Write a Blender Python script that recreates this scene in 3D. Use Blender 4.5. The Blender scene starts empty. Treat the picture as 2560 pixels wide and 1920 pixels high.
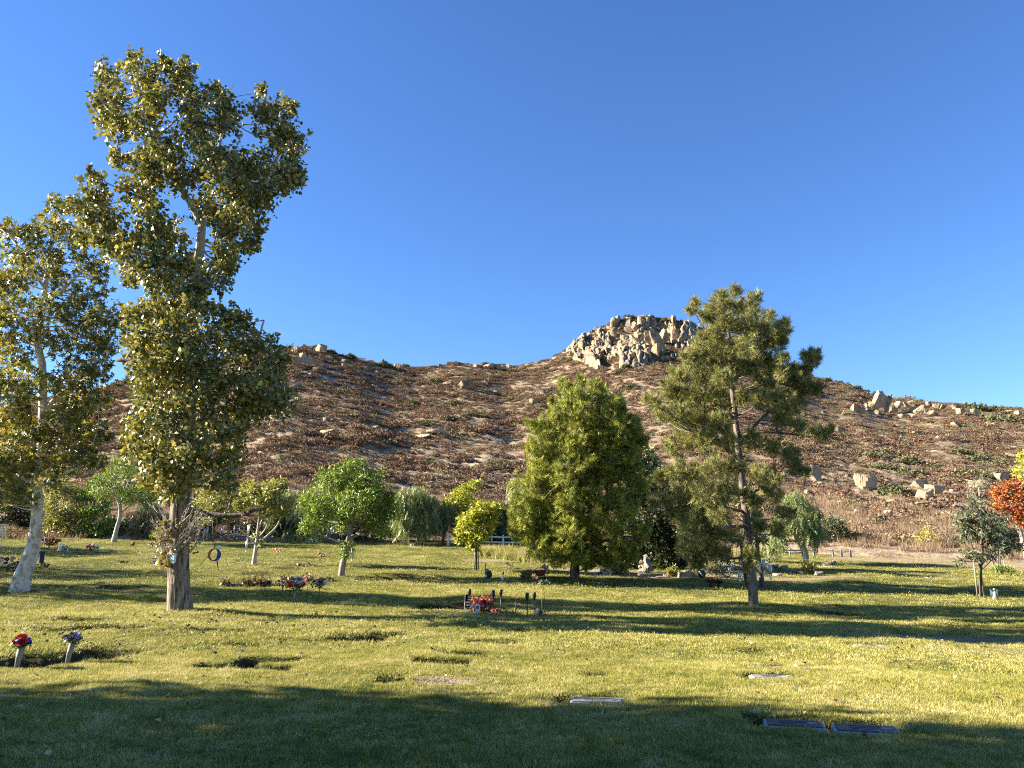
import bpy, bmesh, math, random
import numpy as np
from mathutils import Vector, Matrix

random.seed(11)
rng = np.random.default_rng(11)
R = math.radians
sc = bpy.context.scene
COL = sc.collection

# ------------------------------------------------------------------ camera
F_PX, PITCH, CAMZ = 1923.0, R(12.0), 1.65
cam = bpy.data.cameras.new('camera')
cam.sensor_width = 36.0
cam.lens = F_PX / 2560.0 * 36.0
cam.clip_start, cam.clip_end = 0.1, 8000
cam_o = bpy.data.objects.new('camera', cam)
cam_o.location = (0, 0, CAMZ)
cam_o.rotation_euler = (R(90) + PITCH, 0, 0)
COL.objects.link(cam_o)
sc.camera = cam_o

# ------------------------------------------------------------------ light
SUN_EL, SUN_B = R(24.0), R(3.0)         # elevation, degrees beyond the left perpendicular
S = Vector((-math.cos(SUN_EL) * math.cos(SUN_B), math.cos(SUN_EL) * math.sin(SUN_B), math.sin(SUN_EL)))
world = bpy.data.worlds.new('World'); sc.world = world; world.use_nodes = True
wn = world.node_tree; wn.nodes.clear()
sky = wn.nodes.new('ShaderNodeTexSky'); sky.sky_type = 'NISHITA'; sky.sun_disc = False
sky.sun_elevation = SUN_EL
sky.sun_rotation = math.atan2(S.x, S.y)
sky.altitude = 200; sky.air_density = 1.0; sky.dust_density = 0.0; sky.ozone_density = 5.5
bg = wn.nodes.new('ShaderNodeBackground'); bg.inputs['Strength'].default_value = 0.054
out = wn.nodes.new('ShaderNodeOutputWorld')
hsv = wn.nodes.new('ShaderNodeHueSaturation'); hsv.inputs['Saturation'].default_value = 1.10; hsv.inputs['Hue'].default_value = 0.508
wn.links.new(sky.outputs[0], hsv.inputs['Color']); wn.links.new(hsv.outputs[0], bg.inputs[0]); wn.links.new(bg.outputs[0], out.inputs[0])
sun = bpy.data.lights.new('sun', 'SUN'); sun.energy = 5.0; sun.angle = R(0.53); sun.color = (1.0, 0.90, 0.74)
sun_o = bpy.data.objects.new('sun', sun); COL.objects.link(sun_o)
sun_o.location = (-40, 10, 40)
sun_o.rotation_euler = (-S).to_track_quat('-Z', 'Y').to_euler()
vs = sc.view_settings
vs.view_transform = 'Standard'; vs.look = 'None'; vs.gamma = 1.0; vs.exposure = 2.28
vs.use_curve_mapping = False
sc.cycles.max_bounces = 6; sc.cycles.diffuse_bounces = 3; sc.cycles.transmission_bounces = 3
sc.cycles.use_denoising = False
sc.cycles.filter_width = 1.1
sc.render.film_transparent = False

# ------------------------------------------------------------------ helpers
def px_dir(px, py):
    cx, cy = (px - 1280.0) / F_PX, (960.0 - py) / F_PX
    return np.array([cx, math.cos(PITCH) - cy * math.sin(PITCH), math.sin(PITCH) + cy * math.cos(PITCH)])
def W(px, py, Y):
    d = px_dir(px, py); t = Y / d[1]
    return np.array([d[0] * t, Y, CAMZ + d[2] * t])
def m_px(Y): return Y / F_PX * 1.02

_ws = np.random.default_rng(5)
def make_waves(n, lo, hi):
    k = np.exp(_ws.uniform(math.log(lo), math.log(hi), n)); a = _ws.uniform(0, 2 * math.pi, n)
    return np.stack([k * np.cos(a), k * np.sin(a), _ws.uniform(0, 6.28, n)], 1)
W_LAWN = make_waves(9, 0.9, 2.6); W_HILL = make_waves(14, 0.07, 0.5); W_MASK = make_waves(12, 0.12, 0.9); W_FINE = make_waves(12, 1.5, 6.0)
def waves(x, y, w):
    s = np.zeros(np.broadcast(x, y).shape)
    for kx, ky, p in w: s = s + np.sin(kx * x + ky * y + p)
    return s / math.sqrt(len(w))
def sstep(a, b, x):
    t = np.clip((x - a) / (b - a), 0, 1); return t * t * (3 - 2 * t)

def G0(x, y):
    x = np.asarray(x, float); y = np.asarray(y, float)
    t = np.clip((y - 20.0) / 30.0, 0, 1.15)
    z = 1.66 * t ** 1.22 - 0.020 * np.clip(x, -45, 45) * sstep(2, 14, y)
    z = z + 0.035 * waves(x, y, W_LAWN) * sstep(3, 8, np.abs(y)) * (1 - 0.5 * sstep(30, 60, y))
    return z
def hit(fn, px, py, t0=3.0, t1=90.0, n=700):
    d = px_dir(px, py); d = d / math.hypot(d[0], d[1])
    ts = np.linspace(t0, t1, n)
    f = CAMZ + d[2] * ts - fn(d[0] * ts, d[1] * ts)
    k = np.where(f < 0)[0]
    if len(k) == 0: return None
    k = max(k[0], 1); a, b = ts[k - 1], ts[k]
    for _ in range(30):
        m = (a + b) / 2
        if CAMZ + d[2] * m - fn(d[0] * m, d[1] * m) > 0: a = m
        else: b = m
    return np.array([d[0] * a, d[1] * a, float(fn(d[0] * a, d[1] * a))])
def gp(px, py):
    p = hit(G0, px, py)
    if p is None: p = W(px, py, 50.0)
    return p

# lawn dips over sunk grave markers: px, py, half width, half depth, depth (m)
DIPS_PX = [(200,1548,.5,.3,.10),(282,1566,.6,.35,.14),(172,1574,.4,.25,.08),(545,1575,.5,.3,.09),(690,1552,.5,.3,.11),(900,1596,.45,.35,.14),(965,1586,.35,.25,.10),
 (672,1648,.40,.28,.15),(560,1664,.35,.22,.11),(1235,1603,.4,.22,.10),(1155,1634,.33,.22,.12),(1105,1652,.36,.24,.12),(1300,1577,.4,.25,.08),(1410,1576,.35,.22,.08),
 (972,1697,.16,.18,.12),(1525,1580,.35,.22,.08),(1620,1583,.35,.2,.06),(1880,1626,.25,.2,.08),(1485,1688,.18,.16,.09),(275,1628,.45,.28,.10),(600,1612,.3,.2,.07),(25,1655,.5,.25,.09),(110,1645,.5,.28,.08),(215,1640,.4,.3,.09),
 (640,1434,.5,.4,.08),(940,1448,.6,.5,.10),(1010,1447,.5,.4,.08),(720,1421,.5,.4,.09),(770,1393,.6,.4,.08),(1110,1515,.7,.45,.10),(1540,1545,.5,.4,.07),(1665,1510,.4,.35,.08),(2080,1533,.5,.4,.09),(2440,1565,.6,.35,.08),(2300,1566,.7,.35,.07),(170,1466,.6,.4,.08),(290,1470,.6,.4,.09)]
# grave markers set flush in the grass: px, py(centre), width m, length m, yaw
MARKERS_PX = [(1492,1748,.60,.34,-8,'grey stone grave marker at the edge of the lawn shade, dark gap behind it'),
 (1985,1806,.56,.34,-14,'dark bronze grave marker in the shade, left of a pair'),
 (2165,1819,.60,.36,-16,'dark bronze grave marker in the shade, right of a pair beside a grass tuft'),
 (1930,1690,.56,.30,-6,'sunlit grey grave marker framed by pale concrete and a dark tuft'),
 (1915,1667,.50,.26,-10,'grave marker half hidden by dry grass behind the sunlit grey one'),
 (2178,1613,.62,.32,-8,'grey grave marker beside the bare dirt patch on the lawn'),
 (678,1672,.42,.22,-6,'pale grave marker sunk deep below the grass near the poplar'),
 (1090,1705,.50,.07,-4,'grave marker edged with a pale concrete lip in dry grass'),
]
MARK = [(gp(a, b), w, l, R(yw), lab) for a, b, w, l, yw, lab in MARKERS_PX]
DIPS = [(gp(a, b), hw, hd, dp) for a, b, hw, hd, dp in DIPS_PX]
for p, w, l, yw, lab in MARK:
    DIPS.append((np.array([p[0] - w * 0.1, p[1] + 0.06, 0]), w * .66, l * .75, .075))
def ell(px, py, rx, ry): p = gp(px, py); return (p, rx, ry)
DIRT = [ell(2370,1602,2.6,.8), ell(2480,1625,1.4,.6), ell(1230,1400,1.6,1.2), ell(2330,1402,5.0,3.2), ell(2540,1412,6.0,4.0), ell(2180,1398,3,2.2), ell(1500,1428,3,.7), ell(1800,1440,5.5,.9), ell(2100,1440,1.5,.6), ell(1450,1424,1.5,.5), ell(1120,1700,.5,.28), ell(2040,1668,.5,.3)]
def dirt(x, y):
    d = np.zeros(np.broadcast(x, y).shape)
    for p, rx, ry in DIRT:
        q = ((x - p[0]) / rx) ** 2 + ((y - p[1]) / ry) ** 2
        d = np.maximum(d, np.clip(1.3 - q, 0, 1))
    return np.clip(d + 0.18 * waves(x, y, W_FINE) * (d > 0.02), 0, 1)
def dipz(x, y):
    z = np.zeros(np.broadcast(x, y).shape)
    for p, a, b, dp in DIPS:
        dx, dy = (x - p[0]) / (a * 1.15), (y - p[1]) / (b * 1.2)
        m = (np.abs(dx) < 2) & (np.abs(dy) < 2)
        if m.any(): z = z - np.where(m, dp * 2.1 * np.exp(-(np.abs(dx) ** 7 + np.abs(dy) ** 7)), 0)
    return z
def G(x, y): return G0(x, y) + dipz(x, y)

# hill as ridge distance and ridge elevation per azimuth
RIDGE = [(-2200,1180,230),(-900,1120,220),(0,1012,205),(160,985,205),(240,972,203),(300,952,202),(380,946,203),(480,915,202),(580,886,202),(650,870,203),(690,865,204),(740,866,205),(800,871,207),(830,880,209),
 (890,893,212),(950,909,217),(1040,920,226),(1100,915,230),(1160,908,236),(1270,918,244),(1370,900,256),(1400,884,260),(1440,862,265),(1480,834,270),(1540,806,276),(1580,795,280),(1650,797,280),(1700,804,280),(1740,815,278),
 (1800,850,272),(1870,882,266),(1940,905,262),(2000,932,258),(2060,952,255),(2130,968,252),(2180,986,250),(2260,1000,250),(2350,1007,250),(2420,1012,250),(2500,1019,252),(2560,1020,255),(2900,1060,260),(4400,1150,270)]
_az = np.array([math.atan2(*px_dir(a, b)[:2]) for a, b, c in RIDGE])
_te = np.array([px_dir(a, b)[2] / math.hypot(*px_dir(a, b)[:2]) for a, b, c in RIDGE])
_rr = np.array([c for a, b, c in RIDGE], float)
CL0, CL1 = _az[[r[0] for r in RIDGE].index(1400)], _az[[r[0] for r in RIDGE].index(1870)]
def hill_polar(az, r):
    Rr = np.interp(az, _az, _rr); te = np.interp(az, _az, _te)
    H = CAMZ + Rr * te
    r0 = 57.0 + 3 * np.sin(az * 9 + 1)
    zb = G0(np.sin(az) * r0, np.cos(az) * r0) + 0.15
    s = (r - r0) / (Rr - r0)
    f = np.where(s < 0, s * 0.75, s * (0.80 + 0.20 * s))
    w = sstep(CL0 - .02, CL0 + .07, az) * (1 - sstep(CL1 - .10, CL1, az))
    fc = np.where(s < .86, s * (0.80 / .86) * (0.82 + .18 * s / .86), 0.80 + 0.20 * sstep(.86, 1.0, s))
    f = np.where((s > 0), f * (1 - w) + fc * w, f)
    z = zb + (H - zb) * np.minimum(f, 1.0)
    z = np.where(s > 1, H - (r - Rr) * 0.42, z)
    x, y = np.sin(az) * r, np.cos(az) * r
    fade = np.clip(s * 3, 0, 1) * (0.25 + 0.75 * np.clip((1 - s) * 4, 0, 1))
    z = z + .40 * waves(x, y, W_HILL) * fade
    g = np.sin(az * 38 + 0.012 * r + 0.6 * np.sin(az * 15))
    z = z - .5 * np.abs(g) ** 3 * fade * np.clip(1 - np.abs(s - .45) * 2, 0, 1)
    return z
def HZ(x, y): return hill_polar(np.arctan2(x, y), np.hypot(x, y))
def hp(px, py):
    p = hit(HZ, px, py, 56, 300, 1500)
    if p is None:
        d = px_dir(px, py); az = math.atan2(d[0], d[1]); r = float(np.interp(az, _az, _rr))
        p = np.array([math.sin(az) * r, math.cos(az) * r, float(hill_polar(az, r))])
    return p

def set_mesh(me, V, Fc, mats=None, smooth=False, cols=None):
    V = np.asarray(V, np.float32); Fc = np.asarray(Fc, np.int32)
    k = Fc.shape[1]; n = len(Fc)
    me.vertices.add(len(V)); me.vertices.foreach_set('co', V.ravel())
    me.loops.add(n * k); me.loops.foreach_set('vertex_index', Fc.ravel())
    me.polygons.add(n); me.polygons.foreach_set('loop_start', np.arange(0, n * k, k, dtype=np.int32))
    me.polygons.foreach_set('loop_total', np.full(n, k, dtype=np.int32))
    if smooth: me.polygons.foreach_set('use_smooth', np.ones(n, dtype=bool))
    if cols is not None:
        a = me.color_attributes.new('col', 'FLOAT_COLOR', 'POINT')
        c = np.ones((len(V), 4), np.float32); c[:, :3] = cols
        a.data.foreach_set('color', c.ravel())
    me.update(calc_edges=True)
    return me
def link(name, me, parent=None, loc=None):
    o = bpy.data.objects.new(name, me); COL.objects.link(o)
    if parent is not None: o.parent = parent
    if loc is not None: o.location = loc
    return o
def arr_obj(name, V, Fc, mat, parent=None, smooth=False, cols=None):
    me = bpy.data.meshes.new(name); set_mesh(me, V, Fc, smooth=smooth, cols=cols)
    me.materials.append(mat)
    return link(name, me, parent)
def tag(o, label=None, cat=None, group=None, kind=None):
    if label: o['label'] = label
    if cat: o['category'] = cat
    if group: o['group'] = group
    if kind: o['kind'] = kind
    return o
def thing(name, label, cat, loc, group=None, rz=0.0):
    o = bpy.data.objects.new(name, None); COL.objects.link(o)
    o.empty_display_size = .2
    o.location = [float(v) for v in loc]; o.rotation_euler = (0, 0, rz)
    return tag(o, label, cat, group)

class MB:
    """collects shapes and links them as ONE mesh object (local coordinates of the parent)"""
    def __init__(s): s.v = []; s.f = []; s.m = []; s.sm = []
    def add(s, V, Fs, mi=0, smooth=False):
        b = len(s.v); s.v += [tuple(map(float, p)) for p in V]
        for f in Fs: s.f.append(tuple(b + i for i in f)); s.m.append(mi); s.sm.append(smooth)
        return s
    def box(s, c, d, rz=0, mi=0, taper=1.0, tilt=None):
        c = np.array(c, float); hx, hy, hz = d[0] / 2, d[1] / 2, d[2] / 2
        P = []
        for z in (-1, 1):
            k = taper if z > 0 else 1
            for x, y in ((-1, -1), (1, -1), (1, 1), (-1, 1)): P.append((x * hx * k, y * hy * k, z * hz))
        M = Matrix.Rotation(rz, 3, 'Z')
        if tilt: M = Matrix.Rotation(tilt[0], 3, tilt[1]) @ M
        P = [np.array(M @ Vector(p)) + c for p in P]
        return s.add(P, [(0, 3, 2, 1), (4, 5, 6, 7), (0, 1, 5, 4), (1, 2, 6, 5), (2, 3, 7, 6), (3, 0, 4, 7)], mi)
    def tube(s, pts, rad, n=8, mi=0, cap=True, rough=0.0):
        pts = [np.array(p, float) for p in pts]
        if not hasattr(rad, '__len__'): rad = [rad] * len(pts)
        V = []; prev = None
        for i, p in enumerate(pts):
            t = pts[min(i + 1, len(pts) - 1)] - pts[max(i - 1, 0)]
            t = t / (np.linalg.norm(t) + 1e-9)
            if prev is None:
                a = np.array([1., 0, 0]) if abs(t[0]) < .8 else np.array([0, 1., 0])
            else: a = prev
            a = a - t * a.dot(t); a /= np.linalg.norm(a) + 1e-9; prev = a
            b = np.cross(t, a)
            for k in range(n):
                th = 2 * math.pi * k / n
                r = rad[i] * (1 + rough * random.uniform(-1, 1))
                V.append(p + r * (math.cos(th) * a + math.sin(th) * b))
        Fs = []
        for i in range(len(pts) - 1):
            for k in range(n):
                a0 = i * n + k; a1 = i * n + (k + 1) % n
                Fs.append((a0, a1, a1 + n, a0 + n))
        s.add(V, Fs, mi, True)
        if cap:
            b = len(s.v) - len(V)
            s.f.append(tuple(b + k for k in range(n - 1, -1, -1))); s.m.append(mi); s.sm.append(False)
            e = b + (len(pts) - 1) * n
            s.f.append(tuple(e + k for k in range(n))); s.m.append(mi); s.sm.append(False)
        return s
    def lathe(s, c, prof, n=12, mi=0):
        return s.tube([(c[0], c[1], c[2] + z) for r, z in prof], [r for r, z in prof], n, mi)
    def ball(s, c, r, mi=0, sub=1, sq=(1, 1, 1), jit=0.0):
        bm = bmesh.new(); bmesh.ops.create_icosphere(bm, subdivisions=sub, radius=1.0)
        V = [np.array([v.co.x * sq[0], v.co.y * sq[1], v.co.z * sq[2]]) * r * (1 + jit * random.uniform(-1, 1)) + np.array(c, float) for v in bm.verts]
        Fs = [tuple(v.index for v in f.verts) for f in bm.faces]
        bm.free()
        return s.add(V, Fs, mi, jit == 0)
    def mesh(s, name, mats):
        me = bpy.data.meshes.new(name); me.from_pydata(s.v, [], s.f)
        me.polygons.foreach_set('material_index', s.m); me.polygons.foreach_set('use_smooth', s.sm)
        for m in (mats if isinstance(mats, (list, tuple)) else [mats]): me.materials.append(m)
        me.update(); return me
    def build(s, name, mats, parent=None, loc=None): return link(name, s.mesh(name, mats), parent, loc)

# ------------------------------------------------------------------ materials
def nt(name):
    m = bpy.data.materials.new(name); m.use_nodes = True; n = m.node_tree; n.nodes.clear()
    o = n.nodes.new('ShaderNodeOutputMaterial'); return m, n, o
def nd(n, t, **kw):
    x = n.nodes.new(t)
    for k, v in kw.items():
        if k.startswith('i_'): x.inputs[k[2:].replace('_', ' ')].default_value = v
        else: setattr(x, k, v)
    return x
def noise(n, vec, scale, detail=3, rough=.55):
    x = nd(n, 'ShaderNodeTexNoise'); x.inputs['Scale'].default_value = scale; x.inputs['Detail'].default_value = detail; x.inputs['Roughness'].default_value = rough
    if vec is not None: n.links.new(vec, x.inputs['Vector'])
    return x
def ramp(n, fac, stops):
    r = nd(n, 'ShaderNodeValToRGB'); e = r.color_ramp.elements
    while len(e) < len(stops): e.new(.5)
    for i, (p, c) in enumerate(stops): e[i].position = p; e[i].color = (*c, 1) if len(c) == 3 else c
    n.links.new(fac, r.inputs[0]); return r
def mixc(n, fac, a, b):
    m = nd(n, 'ShaderNodeMix', data_type='RGBA')
    for i, v in ((0, fac), (6, a), (7, b)):
        if isinstance(v, (int, float)): m.inputs[i].default_value = v
        elif isinstance(v, tuple): m.inputs[i].default_value = (*v, 1)
        else: n.links.new(v, m.inputs[i])
    return m.outputs[2]
def mathn(n, op, a, b):
    m = nd(n, 'ShaderNodeMath', operation=op)
    for i, v in ((0, a), (1, b)):
        if isinstance(v, (int, float)): m.inputs[i].default_value = v
        else: n.links.new(v, m.inputs[i])
    return m.outputs[0]
def bump(n, h, st, dist=0.02):
    b = nd(n, 'ShaderNodeBump'); b.inputs['Strength'].default_value = st; b.inputs['Distance'].default_value = dist
    n.links.new(h, b.inputs['Height']); return b.outputs[0]
def PM(name, col, rough=.75, var=.25, scale=6., bst=.3, bscale=30., bdist=.01, metal=0., spec=.3, stretch=None):
    m, n, o = nt(name); p = nd(n, 'ShaderNodeBsdfPrincipled')
    tc = nd(n, 'ShaderNodeTexCoord'); v = tc.outputs['Object']
    if stretch:
        mp = nd(n, 'ShaderNodeMapping'); mp.inputs['Scale'].default_value = stretch; n.links.new(v, mp.inputs[0]); v = mp.outputs[0]
    ns = noise(n, v, scale, 4)
    lo = tuple(c * (1 - var) for c in col); hi = tuple(min(1, c * (1 + var)) for c in col)
    r = ramp(n, ns.outputs[0], [(.3, lo), (.7, hi)])
    n.links.new(r.outputs[0], p.inputs['Base Color'])
    p.inputs['Roughness'].default_value = rough; p.inputs['Metallic'].default_value = metal; p.inputs['Specular IOR Level'].default_value = spec
    if bst > 0: n.links.new(bump(n, noise(n, v, bscale, 3).outputs[0], bst, bdist), p.inputs['Normal'])
    n.links.new(p.outputs[0], o.inputs[0]); return m
def LEAF(name, trans=.28, gloss=.35, rough=.42):
    m, n, o = nt(name)
    a = nd(n, 'ShaderNodeAttribute'); a.attribute_name = 'col'
    p = nd(n, 'ShaderNodeBsdfPrincipled'); p.inputs['Roughness'].default_value = rough; p.inputs['Specular IOR Level'].default_value = gloss
    n.links.new(a.outputs['Color'], p.inputs['Base Color'])
    t = nd(n, 'ShaderNodeBsdfTranslucent')
    tcol = mixc(n, 1.0, a.outputs['Color'], (1.0, .95, .45)); n.nodes[-1].blend_type = 'MULTIPLY'
    n.links.new(tcol, t.inputs[0])
    mx = nd(n, 'ShaderNodeMixShader'); mx.inputs[0].default_value = trans
    n.links.new(p.outputs[0], mx.inputs[1]); n.links.new(t.outputs[0], mx.inputs[2]); n.links.new(mx.outputs[0], o.inputs[0])
    return m
def pos(n): return nd(n, 'ShaderNodeNewGeometry').outputs['Position']

M = {}
M['leaf'] = LEAF('leaf'); M['leaf_gloss'] = LEAF('leaf_glossy', .24, .42, .42); M['needle'] = LEAF('needle', .12, .2, .55)
def bark(name, col, dark, sc_, st, patch=None, pale=None):
    m, n, o = nt(name); p = nd(n, 'ShaderNodeBsdfPrincipled'); p.inputs['Roughness'].default_value = .9; p.inputs['Specular IOR Level'].default_value = .15
    mp = nd(n, 'ShaderNodeMapping'); mp.inputs['Scale'].default_value = (1, 1, .16); n.links.new(pos(n), mp.inputs[0])
    a = noise(n, mp.outputs[0], sc_, 6, .62)
    r = ramp(n, a.outputs[0], [(.36, dark), (.62, col)])
    c = r.outputs[0]
    if patch:
        b = noise(n, pos(n), 5.0, 5, .65); q = ramp(n, b.outputs[0], [(.50, (0, 0, 0)), (.56, (1, 1, 1))])
        c = mixc(n, q.outputs[0], c, patch)
    if pale:
        sx = nd(n, 'ShaderNodeSeparateXYZ'); n.links.new(pos(n), sx.inputs[0]); mr = nd(n, 'ShaderNodeMapRange'); mr.inputs[1].default_value = 3.5; mr.inputs[2].default_value = 6.5; n.links.new(sx.outputs['Z'], mr.inputs[0])
        c = mixc(n, mr.outputs[0], c, pale)
    n.links.new(c, p.inputs['Base Color'])
    n.links.new(bump(n, a.outputs[0], st, .05), p.inputs['Normal']); n.links.new(p.outputs[0], o.inputs[0]); return m
M['bark_poplar'] = bark('bark_poplar', (.30, .245, .185), (.055, .042, .032), 13, 1.0, None, (.37, .33, .27))
M['bark_pale'] = bark('bark_pale', (.50, .46, .39), (.26, .23, .18), 6, .35)
M['bark_sycamore'] = bark('bark_sycamore', (.68, .63, .55), (.50, .45, .38), 7, .4, (.36, .31, .24))
M['bark_pine'] = bark('bark_pine', (.23, .19, .155), (.07, .055, .045), 11, .9)
M['bark_dark'] = bark('bark_dark', (.13, .105, .085), (.045, .035, .03), 10, .6)
M['bark_grey'] = bark('bark_grey', (.33, .29, .24), (.15, .125, .10), 9, .6)

# lawn soil
m, n, o = nt('lawn'); p = nd(n, 'ShaderNodeBsdfPrincipled'); p.inputs['Roughness'].default_value = .95; p.inputs['Specular IOR Level'].default_value = .05
g = pos(n)
a1 = noise(n, g, .35, 5, .6); a2 = noise(n, g, 3.5, 4, .6); a3 = noise(n, g, 28, 3, .6)
c = ramp(n, a1.outputs[0], [(.34, (.070, .085, .018)), (.52, (.125, .125, .030)), (.70, (.19, .165, .06))]).outputs[0]
c2 = ramp(n, a2.outputs[0], [(.35, (.055, .075, .016)), (.55, (.14, .14, .035)), (.72, (.23, .19, .085))]).outputs[0]
c = mixc(n, .5, c, c2)
c = mixc(n, ramp(n, a3.outputs[0], [(.40, (.7, .7, .7)), (.62, (0, 0, 0))]).outputs[0], c, (.045, .05, .016))
at = nd(n, 'ShaderNodeAttribute'); at.attribute_name = 'dirt'
dcol = ramp(n, noise(n, g, 6, 5, .65).outputs[0], [(.3, (.21, .155, .095)), (.7, (.34, .26, .165))]).outputs[0]
c = mixc(n, at.outputs['Fac'], c, dcol)
hl = nd(n, 'ShaderNodeAttribute'); hl.attribute_name = 'dip_shade'
c = mixc(n, hl.outputs['Fac'], c, (.035, .027, .016))  # shade inside the dips painted as near-black soil colour
n.links.new(c, p.inputs['Base Color']); n.links.new(bump(n, a3.outputs[0], .7, .05), p.inputs['Normal']); n.links.new(p.outputs[0], o.inputs[0]); M['lawn'] = m

# grass blades
def grass_mat(name, g0, g1, g2, tr=.30):
    m, n, o = nt(name); g = pos(n)
    a = noise(n, g, .35, 5, .6); b = noise(n, g, 2.2, 4, .6)
    oi = nd(n, 'ShaderNodeObjectInfo')
    f = mathn(n, 'ADD', mathn(n, 'MULTIPLY', a.outputs[0], .40), mathn(n, 'MULTIPLY', b.outputs[0], .45))
    f = mathn(n, 'ADD', f, mathn(n, 'MULTIPLY', oi.outputs['Random'], .22))
    c = ramp(n, f, [(.36, g0), (.54, g1), (.74, g2)]).outputs[0]
    p = nd(n, 'ShaderNodeBsdfPrincipled'); p.inputs['Roughness'].default_value = .6; p.inputs['Specular IOR Level'].default_value = .25
    t = nd(n, 'ShaderNodeBsdfTranslucent'); mx = nd(n, 'ShaderNodeMixShader'); mx.inputs[0].default_value = tr
    n.links.new(c, p.inputs['Base Color']); n.links.new(c, t.inputs[0])
    n.links.new(p.outputs[0], mx.inputs[1]); n.links.new(t.outputs[0], mx.inputs[2]); n.links.new(mx.outputs[0], o.inputs[0]); return m
M['grass'] = grass_mat('grass_blades', (.11, .145, .020), (.36, .325, .068), (.60, .52, .25))
M['bank_grass'] = grass_mat('bank_grass', (.20, .21, .05), (.38, .34, .11), (.52, .43, .20))
M['dry_grass'] = grass_mat('dry_grass', (.17, .11, .065), (.27, .185, .11), (.40, .30, .18))

# hill soil
m, n, o = nt('hill_soil'); p = nd(n, 'ShaderNodeBsdfPrincipled'); p.inputs['Roughness'].default_value = .95; p.inputs['Specular IOR Level'].default_value = .05
g = pos(n); a1 = noise(n, g, .05, 5, .6); a2 = noise(n, g, .6, 5, .65)
c = ramp(n, a1.outputs[0], [(.34, (.22, .16, .10)), (.5, (.29, .225, .145)), (.68, (.37, .30, .20))]).outputs[0]
c = mixc(n, ramp(n, a2.outputs[0], [(.42, (1, 1, 1)), (.60, (0, 0, 0))]).outputs[0], c, (.20, .145, .095))
n.links.new(c, p.inputs['Base Color']); n.links.new(bump(n, a2.outputs[0], .8, .5), p.inputs['Normal']); n.links.new(p.outputs[0], o.inputs[0]); M['hill'] = m

# granite
def granite(name, base, warm, scl=1.0):
    m, n, o = nt(name); p = nd(n, 'ShaderNodeBsdfPrincipled'); p.inputs['Roughness'].default_value = .9; p.inputs['Specular IOR Level'].default_value = .12
    g = pos(n); mp = nd(n, 'ShaderNodeMapping'); mp.inputs['Scale'].default_value = (1, 1, .45); n.links.new(g, mp.inputs[0])
    a = noise(n, mp.outputs[0], .18 * scl, 5, .6); b = noise(n, mp.outputs[0], .9 * scl, 5, .65); oi = nd(n, 'ShaderNodeObjectInfo')
    c = ramp(n, a.outputs[0], [(.35, base), (.66, warm)]).outputs[0]
    c = mixc(n, ramp(n, b.outputs[0], [(.36, (1, 1, 1)), (.52, (0, 0, 0))]).outputs[0], c, tuple(v * .48 for v in base))
    k = mathn(n, 'ADD', mathn(n, 'MULTIPLY', oi.outputs['Random'], .4), .72)
    hs = nd(n, 'ShaderNodeHueSaturation'); n.links.new(k, hs.inputs['Value']); n.links.new(c, hs.inputs['Color'])
    n.links.new(hs.outputs[0], p.inputs['Base Color']); n.links.new(bump(n, b.outputs[0], .8, .6 / scl), p.inputs['Normal']); n.links.new(p.outputs[0], o.inputs[0]); return m
M['granite'] = granite('granite', (.33, .265, .185), (.42, .31, .18)); M['stone'] = granite('stone', (.30, .265, .215), (.34, .27, .19), 8.)

# ------------------------------------------------------------------ ground
fr = np.radians(np.arange(-41, 41.01, .36)); rest = np.radians(np.concatenate([np.arange(-176, -41, 5.), np.arange(45, 181, 5.)]))
azs = np.sort(np.concatenate([fr, rest])); rad = [0.4, 1, 2, 3]
while rad[-1] < 66: rad.append(rad[-1] * 1.0085)
while rad[-1] < 5000: rad.append(rad[-1] * 1.25)
rad = np.array(rad)
A, Rd = np.meshgrid(azs, rad, indexing='ij'); X, Y = np.sin(A) * Rd, np.cos(A) * Rd
Z = G(X, Y); Z = np.where(Rd > 70, np.minimum(Z, 1.2) - .02 * np.minimum(Rd - 70, 60), Z)
Vv = np.stack([X, Y, Z], -1).reshape(-1, 3); na, nr = A.shape
i, j = np.meshgrid(np.arange(na), np.arange(nr - 1), indexing='ij'); i2 = (i + 1) % na
Fq = np.stack([i * nr + j, i * nr + j + 1, i2 * nr + j + 1, i2 * nr + j], -1).reshape(-1, 4)[:, ::-1]
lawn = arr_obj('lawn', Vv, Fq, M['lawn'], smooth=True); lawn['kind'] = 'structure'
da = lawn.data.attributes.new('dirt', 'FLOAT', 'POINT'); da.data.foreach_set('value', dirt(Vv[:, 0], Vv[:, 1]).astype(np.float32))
ha = lawn.data.attributes.new('dip_shade', 'FLOAT', 'POINT'); ha.data.foreach_set('value', np.clip(-dipz(Vv[:, 0], Vv[:, 1]) / .09 - .15, 0, 1).astype(np.float32))  # mask of the painted dip shade, stronger where deeper
# close the small hole under the camera
cap = MB().add([(0, 0, -.01)] + [(math.sin(a) * .45, math.cos(a) * .45, float(G(math.sin(a) * .45, math.cos(a) * .45)) - .004) for a in np.linspace(0, 2 * math.pi, 25)[:-1]], [(0, k + 1, (k + 1) % 24 + 1) for k in range(24)])
cap.build('lawn_patch', M['lawn'], lawn)

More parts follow.
